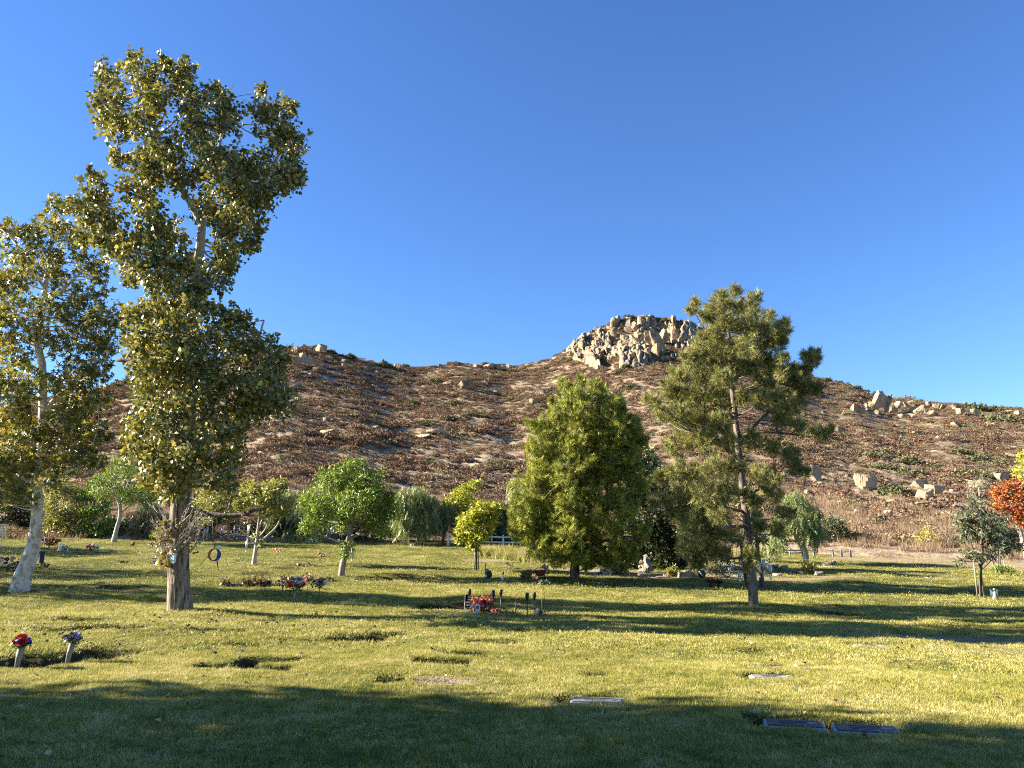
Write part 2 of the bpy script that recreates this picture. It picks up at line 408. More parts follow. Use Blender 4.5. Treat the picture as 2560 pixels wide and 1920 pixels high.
az = np.radians(np.arange(-68, 68.01, .25)); rh = [52.]
while rh[-1] < 430: rh.append(rh[-1] * 1.0105)
A, Rd = np.meshgrid(az, np.array(rh), indexing='ij'); Zh = hill_polar(A, Rd)
jit = rng.normal(0, .09, Zh.shape) * (Rd > 62); Zh = Zh + jit
edge = sstep(R(68), R(58), np.abs(A)); Zh = np.where(Rd > 60, Zh * edge - (1 - edge) * 4, Zh)
Vv = np.stack([np.sin(A) * Rd, np.cos(A) * Rd, Zh], -1).reshape(-1, 3); na, nr = A.shape
i, j = np.meshgrid(np.arange(na - 1), np.arange(nr - 1), indexing='ij')
Fq = np.stack([i * nr + j, i * nr + j + 1, (i + 1) * nr + j + 1, (i + 1) * nr + j], -1).reshape(-1, 4)[:, ::-1]
hill = arr_obj('hill', Vv, Fq, M['hill'], smooth=True); hill['kind'] = 'structure'
# ------------------------------------------------------------------ scattering
def scatter(name, P, rot, scl, idx, variants, label, cat, mat=None):
    """ONE object of uncountable stuff: vertices carry instances of the variant meshes"""
    colx = bpy.data.collections.new(name + '_variants')
    for k, me in enumerate(variants):
        colx.objects.link(bpy.data.objects.new('%s_variant_%02d' % (name, k), me))
    me = bpy.data.meshes.new(name); me.vertices.add(len(P)); me.vertices.foreach_set('co', np.asarray(P, np.float32).ravel())
    a = me.attributes.new('rot', 'FLOAT_VECTOR', 'POINT'); a.data.foreach_set('vector', np.asarray(rot, np.float32).ravel())
    a = me.attributes.new('scl', 'FLOAT_VECTOR', 'POINT'); a.data.foreach_set('vector', np.asarray(scl, np.float32).ravel())
    a = me.attributes.new('idx', 'INT', 'POINT'); a.data.foreach_set('value', np.asarray(idx, np.int32))
    o = link(name, me); tag(o, label, cat, None, 'stuff')
    ng = bpy.data.node_groups.new(name + '_scatter', 'GeometryNodeTree')
    ng.interface.new_socket('Geometry', in_out='INPUT', socket_type='NodeSocketGeometry'); ng.interface.new_socket('Geometry', in_out='OUTPUT', socket_type='NodeSocketGeometry')
    gi, go = ng.nodes.new('NodeGroupInput'), ng.nodes.new('NodeGroupOutput')
    ci = ng.nodes.new('GeometryNodeCollectionInfo'); ci.inputs['Collection'].default_value = colx; ci.inputs['Separate Children'].default_value = True; ci.inputs['Reset Children'].default_value = True
    ip = ng.nodes.new('GeometryNodeInstanceOnPoints'); ip.inputs['Pick Instance'].default_value = True
    def na(nm, t):
        x = ng.nodes.new('GeometryNodeInputNamedAttribute'); x.data_type = t; x.inputs['Name'].default_value = nm; return x.outputs['Attribute']
    e2r = ng.nodes.new('FunctionNodeEulerToRotation')
    L = ng.links.new
    L(na('rot', 'FLOAT_VECTOR'), e2r.inputs[0]); L(gi.outputs[0], ip.inputs['Points']); L(ci.outputs[0], ip.inputs['Instance'])
    L(na('idx', 'INT'), ip.inputs['Instance Index']); L(e2r.outputs[0], ip.inputs['Rotation']); L(na('scl', 'FLOAT_VECTOR'), ip.inputs['Scale']); L(ip.outputs[0], go.inputs[0])
    md = o.modifiers.new('scatter', 'NODES'); md.node_group = ng
    return o

def tuft_mesh(name, nb, rad_, h, w, mat, lean=.5, seed=0, seg=2):
    r = np.random.default_rng(seed); V = []; Fs = []
    for _ in range(nb):
        a = r.uniform(0, 6.28); q = rad_ * math.sqrt(r.uniform()); bx, by = q * math.cos(a), q * math.sin(a)
        hh = h * r.uniform(.55, 1.15); ln = hh * r.uniform(.1, lean) ; la = r.uniform(0, 6.28); ww = w * r.uniform(.7, 1.2)
        fa = r.uniform(0, 3.14); fx, fy = math.cos(fa) * ww / 2, math.sin(fa) * ww / 2
        b = len(V)
        for k in range(seg):
            t = k / seg; ox, oy = math.cos(la) * ln * t * t, math.sin(la) * ln * t * t
            s_ = 1 - .35 * t
            V += [(bx + ox - fx * s_, by + oy - fy * s_, hh * t - .01), (bx + ox + fx * s_, by + oy + fy * s_, hh * t - .01)]
        V.append((bx + math.cos(la) * ln, by + math.sin(la) * ln, hh))
        for k in range(seg - 1): Fs.append((b + 2 * k, b + 2 * k + 1, b + 2 * k + 3, b + 2 * k + 2))
        Fs.append((b + 2 * seg - 2, b + 2 * seg - 1, b + 2 * seg))
    me = bpy.data.meshes.new(name); me.from_pydata(V, [], Fs); me.materials.append(mat); me.update(); return me

# ---- lawn grass
def wedge(n_, r0, r1, half=R(37.5)):
    r = np.sqrt(rng.uniform(r0 ** 2, r1 ** 2, n_)); a = rng.uniform(-half, half, n_)
    return np.sin(a) * r, np.cos(a) * r
def in_marker(x, y):
    k = np.zeros(len(x), bool)
    for p, w, l, yw, lab in MARK:
        c_, s_ = math.cos(-yw), math.sin(-yw); dx, dy = x - p[0], y - p[1]
        u, v = dx * c_ - dy * s_, dx * s_ + dy * c_
        k |= (np.abs(u) < w / 2 + .015) & (np.abs(v) < l / 2 + .015)
    return k
TRUNKS = []
def lawn_grass(name, n_, r0, r1, tufts, s0, s1, label):
    x, y = wedge(n_, r0, r1); d = dirt(x, y)
    keep = (rng.uniform(0, 1, n_) > np.clip(d * 1.0, 0, .80)) & ~in_marker(x, y)
    dens = waves(x, y, W_MASK); keep &= rng.uniform(0, 1, n_) < np.clip(.85 + .22 * dens, .35, 1)
    dz = dipz(x, y); keep &= (rng.uniform(0, 1, n_) > np.clip(-dz / .07 - .15, 0, .97))
    x, y = x[keep], y[keep]; z = G(x, y); k = len(x)
    sc_ = rng.uniform(s0, s1, k) * np.clip(1 + .22 * waves(x, y, W_FINE), .6, 1.5)
    rot = np.stack([rng.normal(0, .14, k), rng.normal(0, .14, k), rng.uniform(0, 6.28, k)], 1)
    return scatter(name, np.stack([x, y, z], 1), rot, np.stack([sc_, sc_, sc_ * rng.uniform(.7, 1.3, k)], 1), rng.integers(0, len(tufts), k), tufts, label, 'grass')
tn = [tuft_mesh('grass_tuft_%d' % k, 28, .075, .025, .0045, M['grass'], 1.7, 20 + k) for k in range(5)]
tm = [tuft_mesh('grass_tuft_mid_%d' % k, 28, .15, .027, .008, M['grass'], 1.7, 40 + k) for k in range(5)]
tf = [tuft_mesh('grass_tuft_far_%d' % k, 26, .30, .032, .016, M['grass'], 1.5, 60 + k, 1) for k in range(4)]
lawn_grass('lawn_grass', 60000, 4.6, 13.5, tn, .75, 1.35, 'short mown grass on the shaded and sunlit near lawn')
lawn_grass('lawn_grass', 60000, 13.2, 27, tm, .7, 1.25, 'mown yellow-green grass on the open middle lawn')
lawn_grass('lawn_grass', 48000, 26.5, 61, tf, .7, 1.2, 'mown grass on the far rising lawn')
# longer tufts round markers, dips and trunks
pts = []
for p, a, b, dp in DIPS:
    if p[1] < 24:
        for _ in range(9):
            t = rng.uniform(0, 6.28); pts.append((p[0] + math.cos(t) * a * rng.uniform(.85, 1.25), p[1] + math.sin(t) * b * rng.uniform(.85, 1.3)))
for cx, cy, rr_, k in [(2070,1800,.16,40),(2235,1815,.14,30),(1890,1690,.09,26),(1893,1668,.09,20),(1860,1518,.45,40),(430,1530,.6,70),(490,1532,.6,50),(1400,1745,.12,16),(1730,1560,.5,30)]:
    q = gp(cx, cy)
    for _ in range(k):
        t = rng.uniform(0, 6.28); e = rr_ * math.sqrt(rng.uniform()); pts.append((q[0] + math.cos(t) * e, q[1] + math.sin(t) * e))
pts = np.array(pts); pts = pts[~in_marker(pts[:, 0], pts[:, 1])]; k = len(pts)
tl = [tuft_mesh('long_tuft_%d' % q, 26, .06, .070, .006, M['grass'], .9, 80 + q, 3) for q in range(4)]
sc_ = rng.uniform(.7, 1.35, k)
scatter('grass_tufts', np.column_stack([pts, G(pts[:, 0], pts[:, 1])]), np.stack([rng.normal(0, .2, k), rng.normal(0, .2, k), rng.uniform(0, 6.28, k)], 1), np.stack([sc_] * 3, 1), rng.integers(0, 4, k), tl, 'longer unmown grass tufts round sunk markers and tree trunks', 'grass')

# ---- fallen leaves on the lawn
def leaf_card(name, col, w, h, seed):
    r = random.Random(seed)
    V = [(0, -h / 2, 0), (w / 2, -h * .1, .012 + r.uniform(0, .03)), (w * .3, h * .3, .03), (0, h / 2, .01), (-w * .3, h * .3, .02), (-w / 2, -h * .1, .008 + r.uniform(0, .03))]
    me = bpy.data.meshes.new(name); me.from_pydata(V, [], [(0, 1, 2, 3), (0, 3, 4, 5)]); me.materials.append(PM(name, col, .7, .3, 20, 0)); return me
lv = [leaf_card('fallen_leaf_%d' % k, c_, .11 * s_, .12 * s_, k) for k, (c_, s_) in enumerate([((.16, .09, .05), 1), ((.22, .14, .07), .9), ((.10, .06, .04), 1), ((.42, .34, .20), .8), ((.30, .22, .10), .9), ((.42, .35, .24), .75)])]
x, y = wedge(560, 5.0, 20); keep = rng.uniform(0, 1, 560) < np.clip(.30 + .30 * waves(x, y, W_MASK) + .35 * (x < 0), .06, 1); x, y = x[keep], y[keep]
q = gp(440, 1535); xe, ye = q[0] + rng.normal(1.6, 2.6, 240), q[1] + rng.normal(-2.2, 1.8, 240); x, y = np.concatenate([x, xe]), np.concatenate([y, ye])
ok = (y > 4.8); x, y = x[ok], y[ok]; k = len(x)
scatter('fallen_leaves', np.stack([x, y, G(x, y) + .028], 1), np.stack([rng.normal(0, .5, k), rng.normal(0, .5, k), rng.uniform(0, 6.28, k)], 1), np.stack([rng.uniform(.35, .75, k)] * 3, 1), np.minimum(rng.integers(0, 9, k) % 7, 5), lv, 'dry brown fallen leaves strewn over the lawn', 'fallen leaves')

# ---- hill brush
def bush_mesh(name, nf, size, mat, seed, flat=.75, cols=None, shell=.55, shape=(1, 1)):
    r = np.random.default_rng(seed)
    d = r.normal(size=(nf, 3)); d /= np.linalg.norm(d, axis=1)[:, None]; d[:, 2] = np.abs(d[:, 2])
    lob = 1 + .28 * np.sin(d[:, 0] * 4 + seed) * np.cos(d[:, 1] * 5 + seed * 2) + .12 * r.normal(size=nf)
    q = (shell + (1 - shell) * r.uniform(0, 1, nf) ** .6) * lob
    C = d * q[:, None]; C[:, 2] *= flat
    u = r.normal(size=(nf, 3)); u /= np.linalg.norm(u, axis=1)[:, None]
    nrm = d + .8 * r.normal(size=(nf, 3)); v = np.cross(nrm, u); v /= np.linalg.norm(v, axis=1)[:, None] + 1e-9
    s_ = size * r.uniform(.5, 1.3, nf)[:, None]
    V = np.concatenate([C - u * s_ * .5 - v * s_ * .3, C + u * s_ * .5 - v * s_ * .3, C + v * s_ * .7 + d * s_ * .35], 1).reshape(-1, 3)
    me = bpy.data.meshes.new(name); cc = None
    if cols is not None:
        ci = r.integers(0, len(cols), nf); cc = np.repeat(np.array(cols)[ci] * r.uniform(.75, 1.25, (nf, 1)), 3, 0)
    set_mesh(me, V, np.arange(nf * 3).reshape(-1, 3), cols=cc); me.materials.append(mat); return me
brown = [(.175, .108, .074), (.145, .090, .064), (.205, .130, .086), (.165, .118, .082)]
grey = [(.155, .14, .078), (.135, .125, .066), (.18, .155, .092)]
olive = [(.13, .13, .065), (.16, .15, .08), (.105, .11, .052)]
straw = [(.26, .19, .115), (.22, .155, .09), (.31, .235, .145)]
M['brush'] = LEAF('brush', .10, .05, .9)
bv = [bush_mesh('brush_%d' % k, 260, .19, M['brush'], 100 + k, .68, brown, .70) for k in range(5)] + [bush_mesh('brush_g%d' % k, 240, .15, M['brush'], 130 + k, .62, grey) for k in range(2)] + [bush_mesh('brush_s%d' % k, 200, .14, M['brush'], 150 + k, .45, straw) for k in range(2)]
N = 78000
a = rng.uniform(R(-46), R(46), N); r0_ = np.sqrt(rng.uniform(58 ** 2, 290 ** 2, N)); Rr = np.interp(a, _az, _rr)
k = (r0_ < Rr + 6); a, r0_, Rr = a[k], r0_[k], Rr[k]; x, y = np.sin(a) * r0_, np.cos(a) * r0_
cov = waves(x, y, W_HILL) * .28 + waves(x, y, W_MASK) * .6 + waves(x, y, W_FINE * np.array([.35, .35, 1])) * .5; cov = cov - .5 * sstep(.05, .3, a) * 0
k = rng.uniform(0, 1, len(x)) < np.clip(.74 + .34 * cov, .08, 1); x, y, a, r0_, Rr, cov = x[k], y[k], a[k], r0_[k], Rr[k], cov[k]
s_rel = (r0_ - 57) / (Rr - 57); n_ = len(x); u_ = rng.uniform(0, 1, n_)
right = sstep(R(5), R(22), a)
idx = np.where(u_ < .66 - .10 * right, rng.integers(0, 5, n_), np.where(u_ < .84, rng.integers(5, 7, n_), rng.integers(7, 9, n_)))
low = (s_rel < .10) & (rng.uniform(0, 1, n_) < .6); idx = np.where(low, rng.integers(7, 9, n_), idx)
s_ = np.exp(rng.normal(-.46, .30, n_)) * (.80 + .22 * np.clip(cov, -1, 1.5))
hl = np.where(low, .5, 1.)
scatter('hillside_brush', np.stack([x, y, HZ(x, y) - .08], 1), np.stack([np.zeros(n_), np.zeros(n_), rng.uniform(0, 6.28, n_)], 1), np.stack([s_ * rng.uniform(.9, 1.6, n_), s_ * rng.uniform(.9, 1.6, n_), s_ * rng.uniform(.7, 1.2, n_)], 1), idx, bv, 'low reddish-brown dry brush covering the whole hillside', 'brush')
# dry grass at the hill foot
td = [tuft_mesh('dry_tuft_%d' % k, 40, .35, .42, .03, M['dry_grass'], .5, 170 + k, 1) for k in range(4)]
n_ = 9000; a = rng.uniform(R(-40), R(40), n_); r_ = rng.uniform(56.5, 76, n_) + 6 * rng.normal(size=n_) * (a > .1); k = (r_ > 55.5) & (rng.uniform(0, 1, n_) < np.where(a > R(12), 1, .6)); a, r_ = a[k], r_[k]; n_ = len(a)
x, y = np.sin(a) * r_, np.cos(a) * r_; z = np.maximum(HZ(x, y), G0(x, y)); s_ = rng.uniform(.5, 1.4, n_)
scatter('dry_grass', np.stack([x, y, z - .03], 1), np.stack([rng.normal(0, .1, n_), rng.normal(0, .1, n_), rng.uniform(0, 6.28, n_)], 1), np.stack([s_] * 3, 1), rng.integers(0, 4, n_), td, 'tall dry brown grass along the foot of the hill', 'dry grass')
# ornamental grass bank below the white fence
tb = [tuft_mesh('bank_tuft_%d' % k, 60, .22, .60, .022, M['bank_grass'], 1.0, 190 + k, 3) for k in range(4)]
pts = []
for _ in range(360):
    px_ = rng.uniform(1195, 1470); lo, hi = np.interp(px_, [1195, 1290, 1470], [1390, 1404, 1418]), np.interp(px_, [1195, 1290, 1470], [1380, 1384, 1386])
    pts.append(gp(px_, rng.uniform(hi, lo)))
pts = np.array(pts); k = len(pts); s_ = rng.uniform(.45, .95, k)
scatter('bank_grass', pts, np.stack([rng.normal(0, .12, k), rng.normal(0, .12, k), rng.uniform(0, 6.28, k)], 1), np.stack([s_, s_, s_], 1), rng.integers(0, 4, k), tb, 'pale arching ornamental grass on the bank below the white fence', 'ornamental grass')

# ---- rocks
def rock_mesh(name, seed, cuts=9, mat='granite', sub=3, jit=.035, lo=.45, hi=.85):
    r = random.Random(seed); bm = bmesh.new(); bmesh.ops.create_cube(bm, size=1.7)
    bmesh.ops.subdivide_edges(bm, edges=bm.edges[:], cuts=sub + 2, use_grid_fill=True)
    for _ in range(cuts):
        nv = Vector((r.gauss(0, 1), r.gauss(0, 1), r.gauss(0, .8))).normalized(); of = r.uniform(lo, hi)
        for v in bm.verts:
            q = v.co.dot(nv) - of
            if q > 0: v.co -= nv * q
    for v in bm.verts: v.co *= 1 + jit * r.uniform(-1, 1)
    me = bpy.data.meshes.new(name); bm.to_mesh(me); bm.free(); me.materials.append(M[mat]); return me
RK = [rock_mesh('rock_%d' % k, 300 + k) for k in range(8)]
CO = [rock_mesh('column_%d' % k, 340 + k, 12, 'granite', 3, .04, .35, .75) for k in range(6)]
def place_rock(px_, py_, w, h, me, parent=None, name='boulder', sink=.35, p=None):
    """px,py is the rock's centre, w,h its size in photo pixels"""
    q = hp(px_, py_ + h * .35) if p is None else p
    d = math.hypot(q[0], q[1]); mp_ = d / F_PX * 1.02
    o = bpy.data.objects.new(name, me); COL.objects.link(o)
    ext = [max(v.co[i] for v in me.vertices) for i in range(3)]
    hw, hh = w * mp_ / 2 / .8, h * mp_ / 2 / .8
    o.scale = (hw, hw * random.uniform(.7, 1.0), hh)
    o.rotation_euler = (random.uniform(-.15, .15), random.uniform(-.15, .15), random.choice([0, 3.14159]) + random.uniform(-.5, .5))
    o.location = (q[0], q[1] + hw * .25, q[2] + hh * (1 - sink))
    if parent: o.parent = parent; o.location = Vector(o.location) - Vector(parent.location)
    return o
Z2 = lambda L_, x0, y0, k: [(x0 + a / k, y0 + b / k, c / k, d / k) for a, b, c, d in L_]
cl = Z2([(930,280,120,140),(1000,290,70,120),(1050,290,80,140),(1110,280,80,110),(1235,260,70,80),(1380,400,170,190),(1330,390,90,170),(1440,380,80,170),(1510,390,110,160),(1580,300,70,60),(1275,440,130,240),(1205,430,90,210),(1140,420,100,150),(1070,450,90,170),(985,450,100,130),(960,555,130,130),(1040,575,70,110),(1105,560,90,110),(1180,545,90,140),(1250,530,90,150),(1320,560,90,70),
 (860,345,70,100),(800,335,80,90),(755,330,70,80),(708,310,70,70),(680,345,70,70),(600,430,90,90),(560,455,90,80),(640,425,60,60),(500,465,70,60),(450,490,60,50),(760,410,90,80),(830,410,80,80),(700,440,70,60),(900,400,80,60),(500,615,110,70),(600,605,70,60),(680,605,60,60),(850,590,170,100),(760,675,130,70),(910,610,80,60),(790,610,100,60),(1230,625,100,60),(1150,635,70,50),(430,530,60,50),(480,545,70,50),(560,530,80,60),(640,520,80,60),(720,530,80,60),(800,510,80,60),(870,490,90,70),(520,395,50,40),(380,520,40,30),(1420,470,80,60),(1480,460,70,60),(1060,220,60,50),(950,215,60,40),(1420,260,70,40),(1310,300,90,50),(1180,310,70,50),(640,350,40,40)], 1300, 740, 3.687)
croot = hp(1600, 930)
cliff = thing('granite_cliff', 'pale tan granite cliff of cracked blocks crowning the hill', 'cliff', croot)
for k, (a, b, w, h) in enumerate(cl):
    mes = CO if h > w * 1.2 else RK
    if h <= w * 1.2 and (k % 3 or a > 1540): continue
    place_rock(a, b, w * (1.08 if h > w else .9), h * (1.12 if h > w else .85), mes[k % len(mes)], cliff, 'rock', .38)
# the solid rock face behind the separate blocks: columns of joints set forward and back
nu, nv = 210, 88; cu = np.random.default_rng(77)
pxs = np.linspace(1402, 1768, nu); bots = np.interp(pxs, [1402, 1440, 1500, 1560, 1620, 1680, 1768], [895, 905, 928, 926, 915, 902, 885])
pb = np.array([hp(a, b) for a, b in zip(pxs, bots)]); az_c = np.arctan2(pb[:, 0], pb[:, 1]); rb = np.hypot(pb[:, 0], pb[:, 1]); rt = np.interp(az_c, _az, _rr) + .5
Ag = np.repeat(az_c[:, None], nv, 1); Rg = rb[:, None] + (rt - rb)[:, None] * np.linspace(0, 1, nv)[None]; Zg = hill_polar(Ag, Rg)
cells = np.column_stack([cu.uniform(az_c[0], az_c[-1], 420) * 275, cu.uniform(Zg.min(), Zg.max(), 420)]); bigc = np.column_stack([cu.uniform(az_c[0], az_c[-1], 60) * 275, cu.uniform(Zg.min(), Zg.max(), 60)]); boff = cu.uniform(-1.2, 4.2, 60)
off = boff[np.argmin((cells[:, None, 0] - bigc[None, :, 0]) ** 2 + ((cells[:, None, 1] - bigc[None, :, 1]) / 2.6) ** 2, 1)] + cu.uniform(-.7, .9, 420)
d2 = (Ag.reshape(-1, 1) * 275 - cells[:, 0]) ** 2 + ((Zg.reshape(-1, 1) - cells[:, 1]) / 2.2) ** 2
o2 = np.argpartition(d2, 1, axis=1)[:, :2]; dd = np.sqrt(np.take_along_axis(d2, o2, 1)); first = np.where(dd[:, 0] < dd[:, 1], o2[:, 0], o2[:, 1]); e_ = np.abs(dd[:, 0] - dd[:, 1])
iu, iv = np.meshgrid(np.arange(nu), np.arange(nv), indexing='ij'); ed = np.minimum(1, np.minimum(np.minimum(iu, nu - 1 - iu) / 20, np.minimum(iv, nv - 1 - iv) / 8)).ravel()
q = (off[first] + np.minimum(e_ * .9, 1.0) - .9) * ed - .9 * (1 - ed) + .2 * cu.normal(size=len(ed)) * ed
Rf = Rg.ravel() - q; Vf = np.column_stack([np.sin(Ag.ravel()) * Rf, np.cos(Ag.ravel()) * Rf, Zg.ravel() + .3 * q]) - croot
ii, jj = np.meshgrid(np.arange(nu - 1), np.arange(nv - 1), indexing='ij')
arr_obj('rock_face', np.array(Vf), np.stack([ii * nv + jj, ii * nv + jj + 1, (ii + 1) * nv + jj + 1, (ii + 1) * nv + jj], -1).reshape(-1, 4), M['granite'], cliff)
for k in range(24):
    t = random.random(); a = 1420 + 310 * random.random(); top = np.interp(a, [1420, 1480, 1540, 1600, 1730], [885, 845, 815, 805, 815]); bot = np.interp(a, [1420, 1500, 1600, 1730], [905, 925, 915, 905])
    b = random.uniform(top, bot); w = random.choice([6, 8, 10, 14, 18]); place_rock(a, b, w, w * random.uniform(.6, 1.5), RK[k % 8], cliff, 'rock', .45)
hill_l = Z2([(990,215,34,40),(1035,195,22,18),(1105,205,50,40),(1025,240,28,28),(1010,278,100,40),(1060,270,50,30),(1215,265,22,22),(1225,290,34,24),(1320,295,28,22),(1370,318,34,22),(1150,245,34,18),(1060,330,44,22),(1020,320,40,24),(1460,290,34,28),(195,545,32,34),(230,610,32,32),(260,490,70,34),(290,500,40,40),(215,520,40,30),(1150,538,60,20),(1125,590,64,22),(1090,600,40,18),(1360,570,30,18),(990,440,40,20),(1000,380,60,24)], 200, 760, 1.843)
hill_m = Z2([(1660,285,34,18),(1715,275,56,20),(1830,285,44,20),(1885,290,44,24),(1930,295,64,24),(1980,290,30,16),(1690,368,44,20),(1785,380,60,44),(1760,372,40,24),(1890,350,34,20),(2130,415,54,34),(2100,450,44,24),(1750,520,54,26),(1640,590,84,22),(1580,612,84,24),(1700,585,40,20),(1925,405,44,18),(1860,360,30,16)], 200, 760, 1.843)
hill_r = Z2([(2050,430,50,22),(2150,450,44,44),(1640,545,74,40),(1905,535,34,34),(1950,540,34,30),(365,455,46,46),(650,590,60,60),(1310,612,60,28),(715,440,64,44),(495,1030,60,32),(390,1100,50,38),(1620,1085,50,22),(740,965,60,22),(1110,1172,110,26),(2110,730,54,26),(1285,797,40,26),(650,1145,44,26),(820,1255,60,26),(840,320,30,24),(40,100,40,30),(530,440,34,26),(1700,300,30,20),(1990,310,30,20),(2080,900,50,20),(1180,640,40,22),(980,700,40,20),(1480,640,34,20)], 1900, 900, 3.318)
hill_r2 = Z2([(860,900,30,22),(1000,840,30,22),(1085,910,30,22),(1090,880,40,20),(940,990,40,24)], 1300, 740, 3.687)
outc = Z2([(1000,370,115,185),(1072,390,55,150),(930,385,54,96),(890,400,34,66),(850,420,44,56),(800,405,54,64),(975,440,60,40),(1110,400,34,64),(1150,380,54,54),(1150,430,44,44),(1220,380,44,54),(1250,370,54,54),(1275,420,44,54),(1330,430,64,74),(1400,370,44,44),(1380,430,44,44),(1430,450,64,44),(1480,390,54,44),(1520,400,44,54),(1580,400,64,44),(1640,410,54,44),(1680,450,64,64),(1720,440,64,54),(1790,440,54,44),(1850,470,44,54),(1200,470,60,30),(1280,470,60,30)], 1900, 900, 3.318)
oroot = hp(2220, 1035)
outcrop = thing('rock_outcrop', 'row of pale granite blocks with one tall rounded monolith on the ridge shoulder', 'rock outcrop', oroot)
for k, (a, b, w, h) in enumerate(outc): place_rock(a, b, w, h, CO[k % 6] if h > w else RK[k % 8], outcrop, 'rock', .3)
_rpx, _rpy = [r_[0] for r_ in RIDGE], [r_[1] for r_ in RIDGE]
def zone(a, b):
    q = b - float(np.interp(a, _rpx, _rpy)); return ('on the skyline', 'just under the crest', 'halfway up the slope', 'low on the slope')[0 if q < 12 else 1 if q < 55 else 2 if q < 150 else 3]
def shape(w, h, big): return ('large ' if w > big else 'small ') + ('flat slab-like' if w > 2 * h else 'low' if w > 1.35 * h else 'upright' if h > 1.05 * w else 'blocky')
for lst, place, big in ((hill_l, 'of the left hump', 22), (hill_m, 'below the ridge saddle', 24), (hill_r + hill_r2, 'right of the cliff', 16)):
    for k, (a, b, w, h) in enumerate(lst):
        lab = '%s pale granite boulder %s %s' % (shape(w, h, big), zone(a, b), place); tag(place_rock(a, b, w, h, RK[(k * 3) % 8], None, 'boulder', .4), lab, 'boulder', lab.replace('boulder', 'boulders'))
big = [((890,1040,150,122), 'large pale wedge-shaped boulder beside a round green bush at the hill foot'), ((460,960,100,120), 'pale cracked boulder seen behind the tips of the sparse pine'), ((1325,1055,96,70), 'pale boulder with a small knob above the boulder pile'),
 ((1480,1100,110,80), 'grey boulder topmost in the boulder pile at the hill foot'), ((1370,1140,140,90), 'broad split boulder in the middle of the boulder pile'), ((1365,1208,116,54), 'low flat boulder at the bottom of the boulder pile'), ((1065,1280,84,44), 'oblong pale boulder lying alone in dry grass at the hill foot'), ((2020,990,90,60), 'pale slanted boulder above the red-leaved tree'), ((1830,1060,110,80), 'pale boulder behind the grey snag at the hill foot')]
for k, (q, lab) in enumerate(big):
    a, b, w, h = Z2([q], 1900, 900, 3.318)[0]; tag(place_rock(a, b, w, h, RK[(k * 5 + 2) % 8], None, 'boulder', .28), lab, 'boulder')

# ---- larger green shrubs on the hill
SHB = [bush_mesh('hill_shrub_%d' % k, 900, .17, M['brush'], 400 + k, .7, olive, .62) for k in range(4)]
SHD = [bush_mesh('ridge_shrub_%d' % k, 900, .17, M['brush'], 420 + k, .7, [(.075, .088, .038), (.095, .10, .048), (.12, .12, .06)], .62) for k in range(3)]
def shrub(px_, py_, w, asp, me, lab, grp):
    q = hp(px_, py_); d = math.hypot(q[0], q[1]); hw = w * d / F_PX / 2
    o = bpy.data.objects.new('hillside_shrub', me); COL.objects.link(o); o.location = (q[0], q[1], q[2] - .15 * hw); o.scale = (hw, hw * .9, hw * asp); o.rotation_euler = (0, 0, random.uniform(0, 6.28))
    return tag(o, lab, 'shrub', grp)
sk = Z2([(1095,200,64,0),(1155,225,50,0),(1245,250,74,0),(925,205,54,0),(240,365,74,0),(180,385,54,0),(1740,280,50,0),(1870,280,50,0),(1960,290,34,0),(1400,290,74,0),(1500,292,44,0)], 200, 760, 1.843) + Z2([(1000,205,130,0),(1180,225,90,0),(1320,235,110,0),(1520,250,60,0),(850,245,40,0),(680,310,50,0),(560,390,50,0),(460,445,34,0),(330,530,50,0)], 1300, 740, 3.687) + Z2([(640,180,90,0),(720,200,70,0),(800,235,90,0),(870,250,70,0),(970,275,100,0),(1780,420,180,0),(1950,430,130,0),(2010,530,250,0),(1330,335,50,0),(560,130,80,0)], 1900, 900, 3.318)
for k, (a, b, w, h) in enumerate(sk): shrub(a, b, w, random.uniform(.8, 1.15), SHD[k % 3], *(lambda s_: ('%s dark green shrub on the crest %s' % s_, '%s dark shrubs on the crest %s' % s_))(('broad' if w > 24 else 'small', 'of the far left ridge' if a < 420 else 'of the left hump' if a < 900 else 'of the saddle between the humps' if a < 1380 else 'around the cliff top' if a < 1800 else 'of the right shoulder')))
sl = Z2([(1640,360,84,0),(1530,465,94,0),(1720,470,114,0),(1800,515,84,0),(1600,560,104,0),(1700,530,104,0),(1860,520,64,0),(1600,740,94,0),(1640,700,64,0),(1900,740,84,0),(1940,765,104,0),(2080,515,64,0),(2130,475,64,0),(1980,445,64,0),(1320,540,50,0),(1180,430,46,0)], 200, 760, 1.843)
for k, (a, b, w, h) in enumerate(sl): shrub(a, b, w, random.uniform(.6, .9), SHB[k % 4], '%s grey-green shrub %s below the ridge saddle' % ('broad' if w > 48 else 'small', zone(a, b)), '%s grey-green shrubs %s' % ('broad' if w > 48 else 'small', zone(a, b)))
sr = Z2([(900,800,210,0),(1000,900,250,0),(1200,850,200,0),(1220,945,220,0),(1430,890,170,0),(1640,780,210,0),(1780,830,200,0),(1950,870,220,0),(1700,980,250,0),(1880,960,240,0),(1560,1000,120,0),(640,700,90,0),(2000,620,110,0),(1400,520,80,0)], 1900, 900, 3.318) + Z2([(1000,850,200,0),(280,880,150,0),(470,600,120,0),(760,590,90,0)], 1300, 740, 3.687)
for k, (a, b, w, h) in enumerate(sr): shrub(a, b, w, random.uniform(.55, .8), SHB[(k + 1) % 4], '%s olive shrub %s between the cliff and the granite outcrop' % ('broad spreading' if w > 60 else 'small', zone(a, b)), '%s olive shrubs %s' % ('broad' if w > 60 else 'small', zone(a, b)))
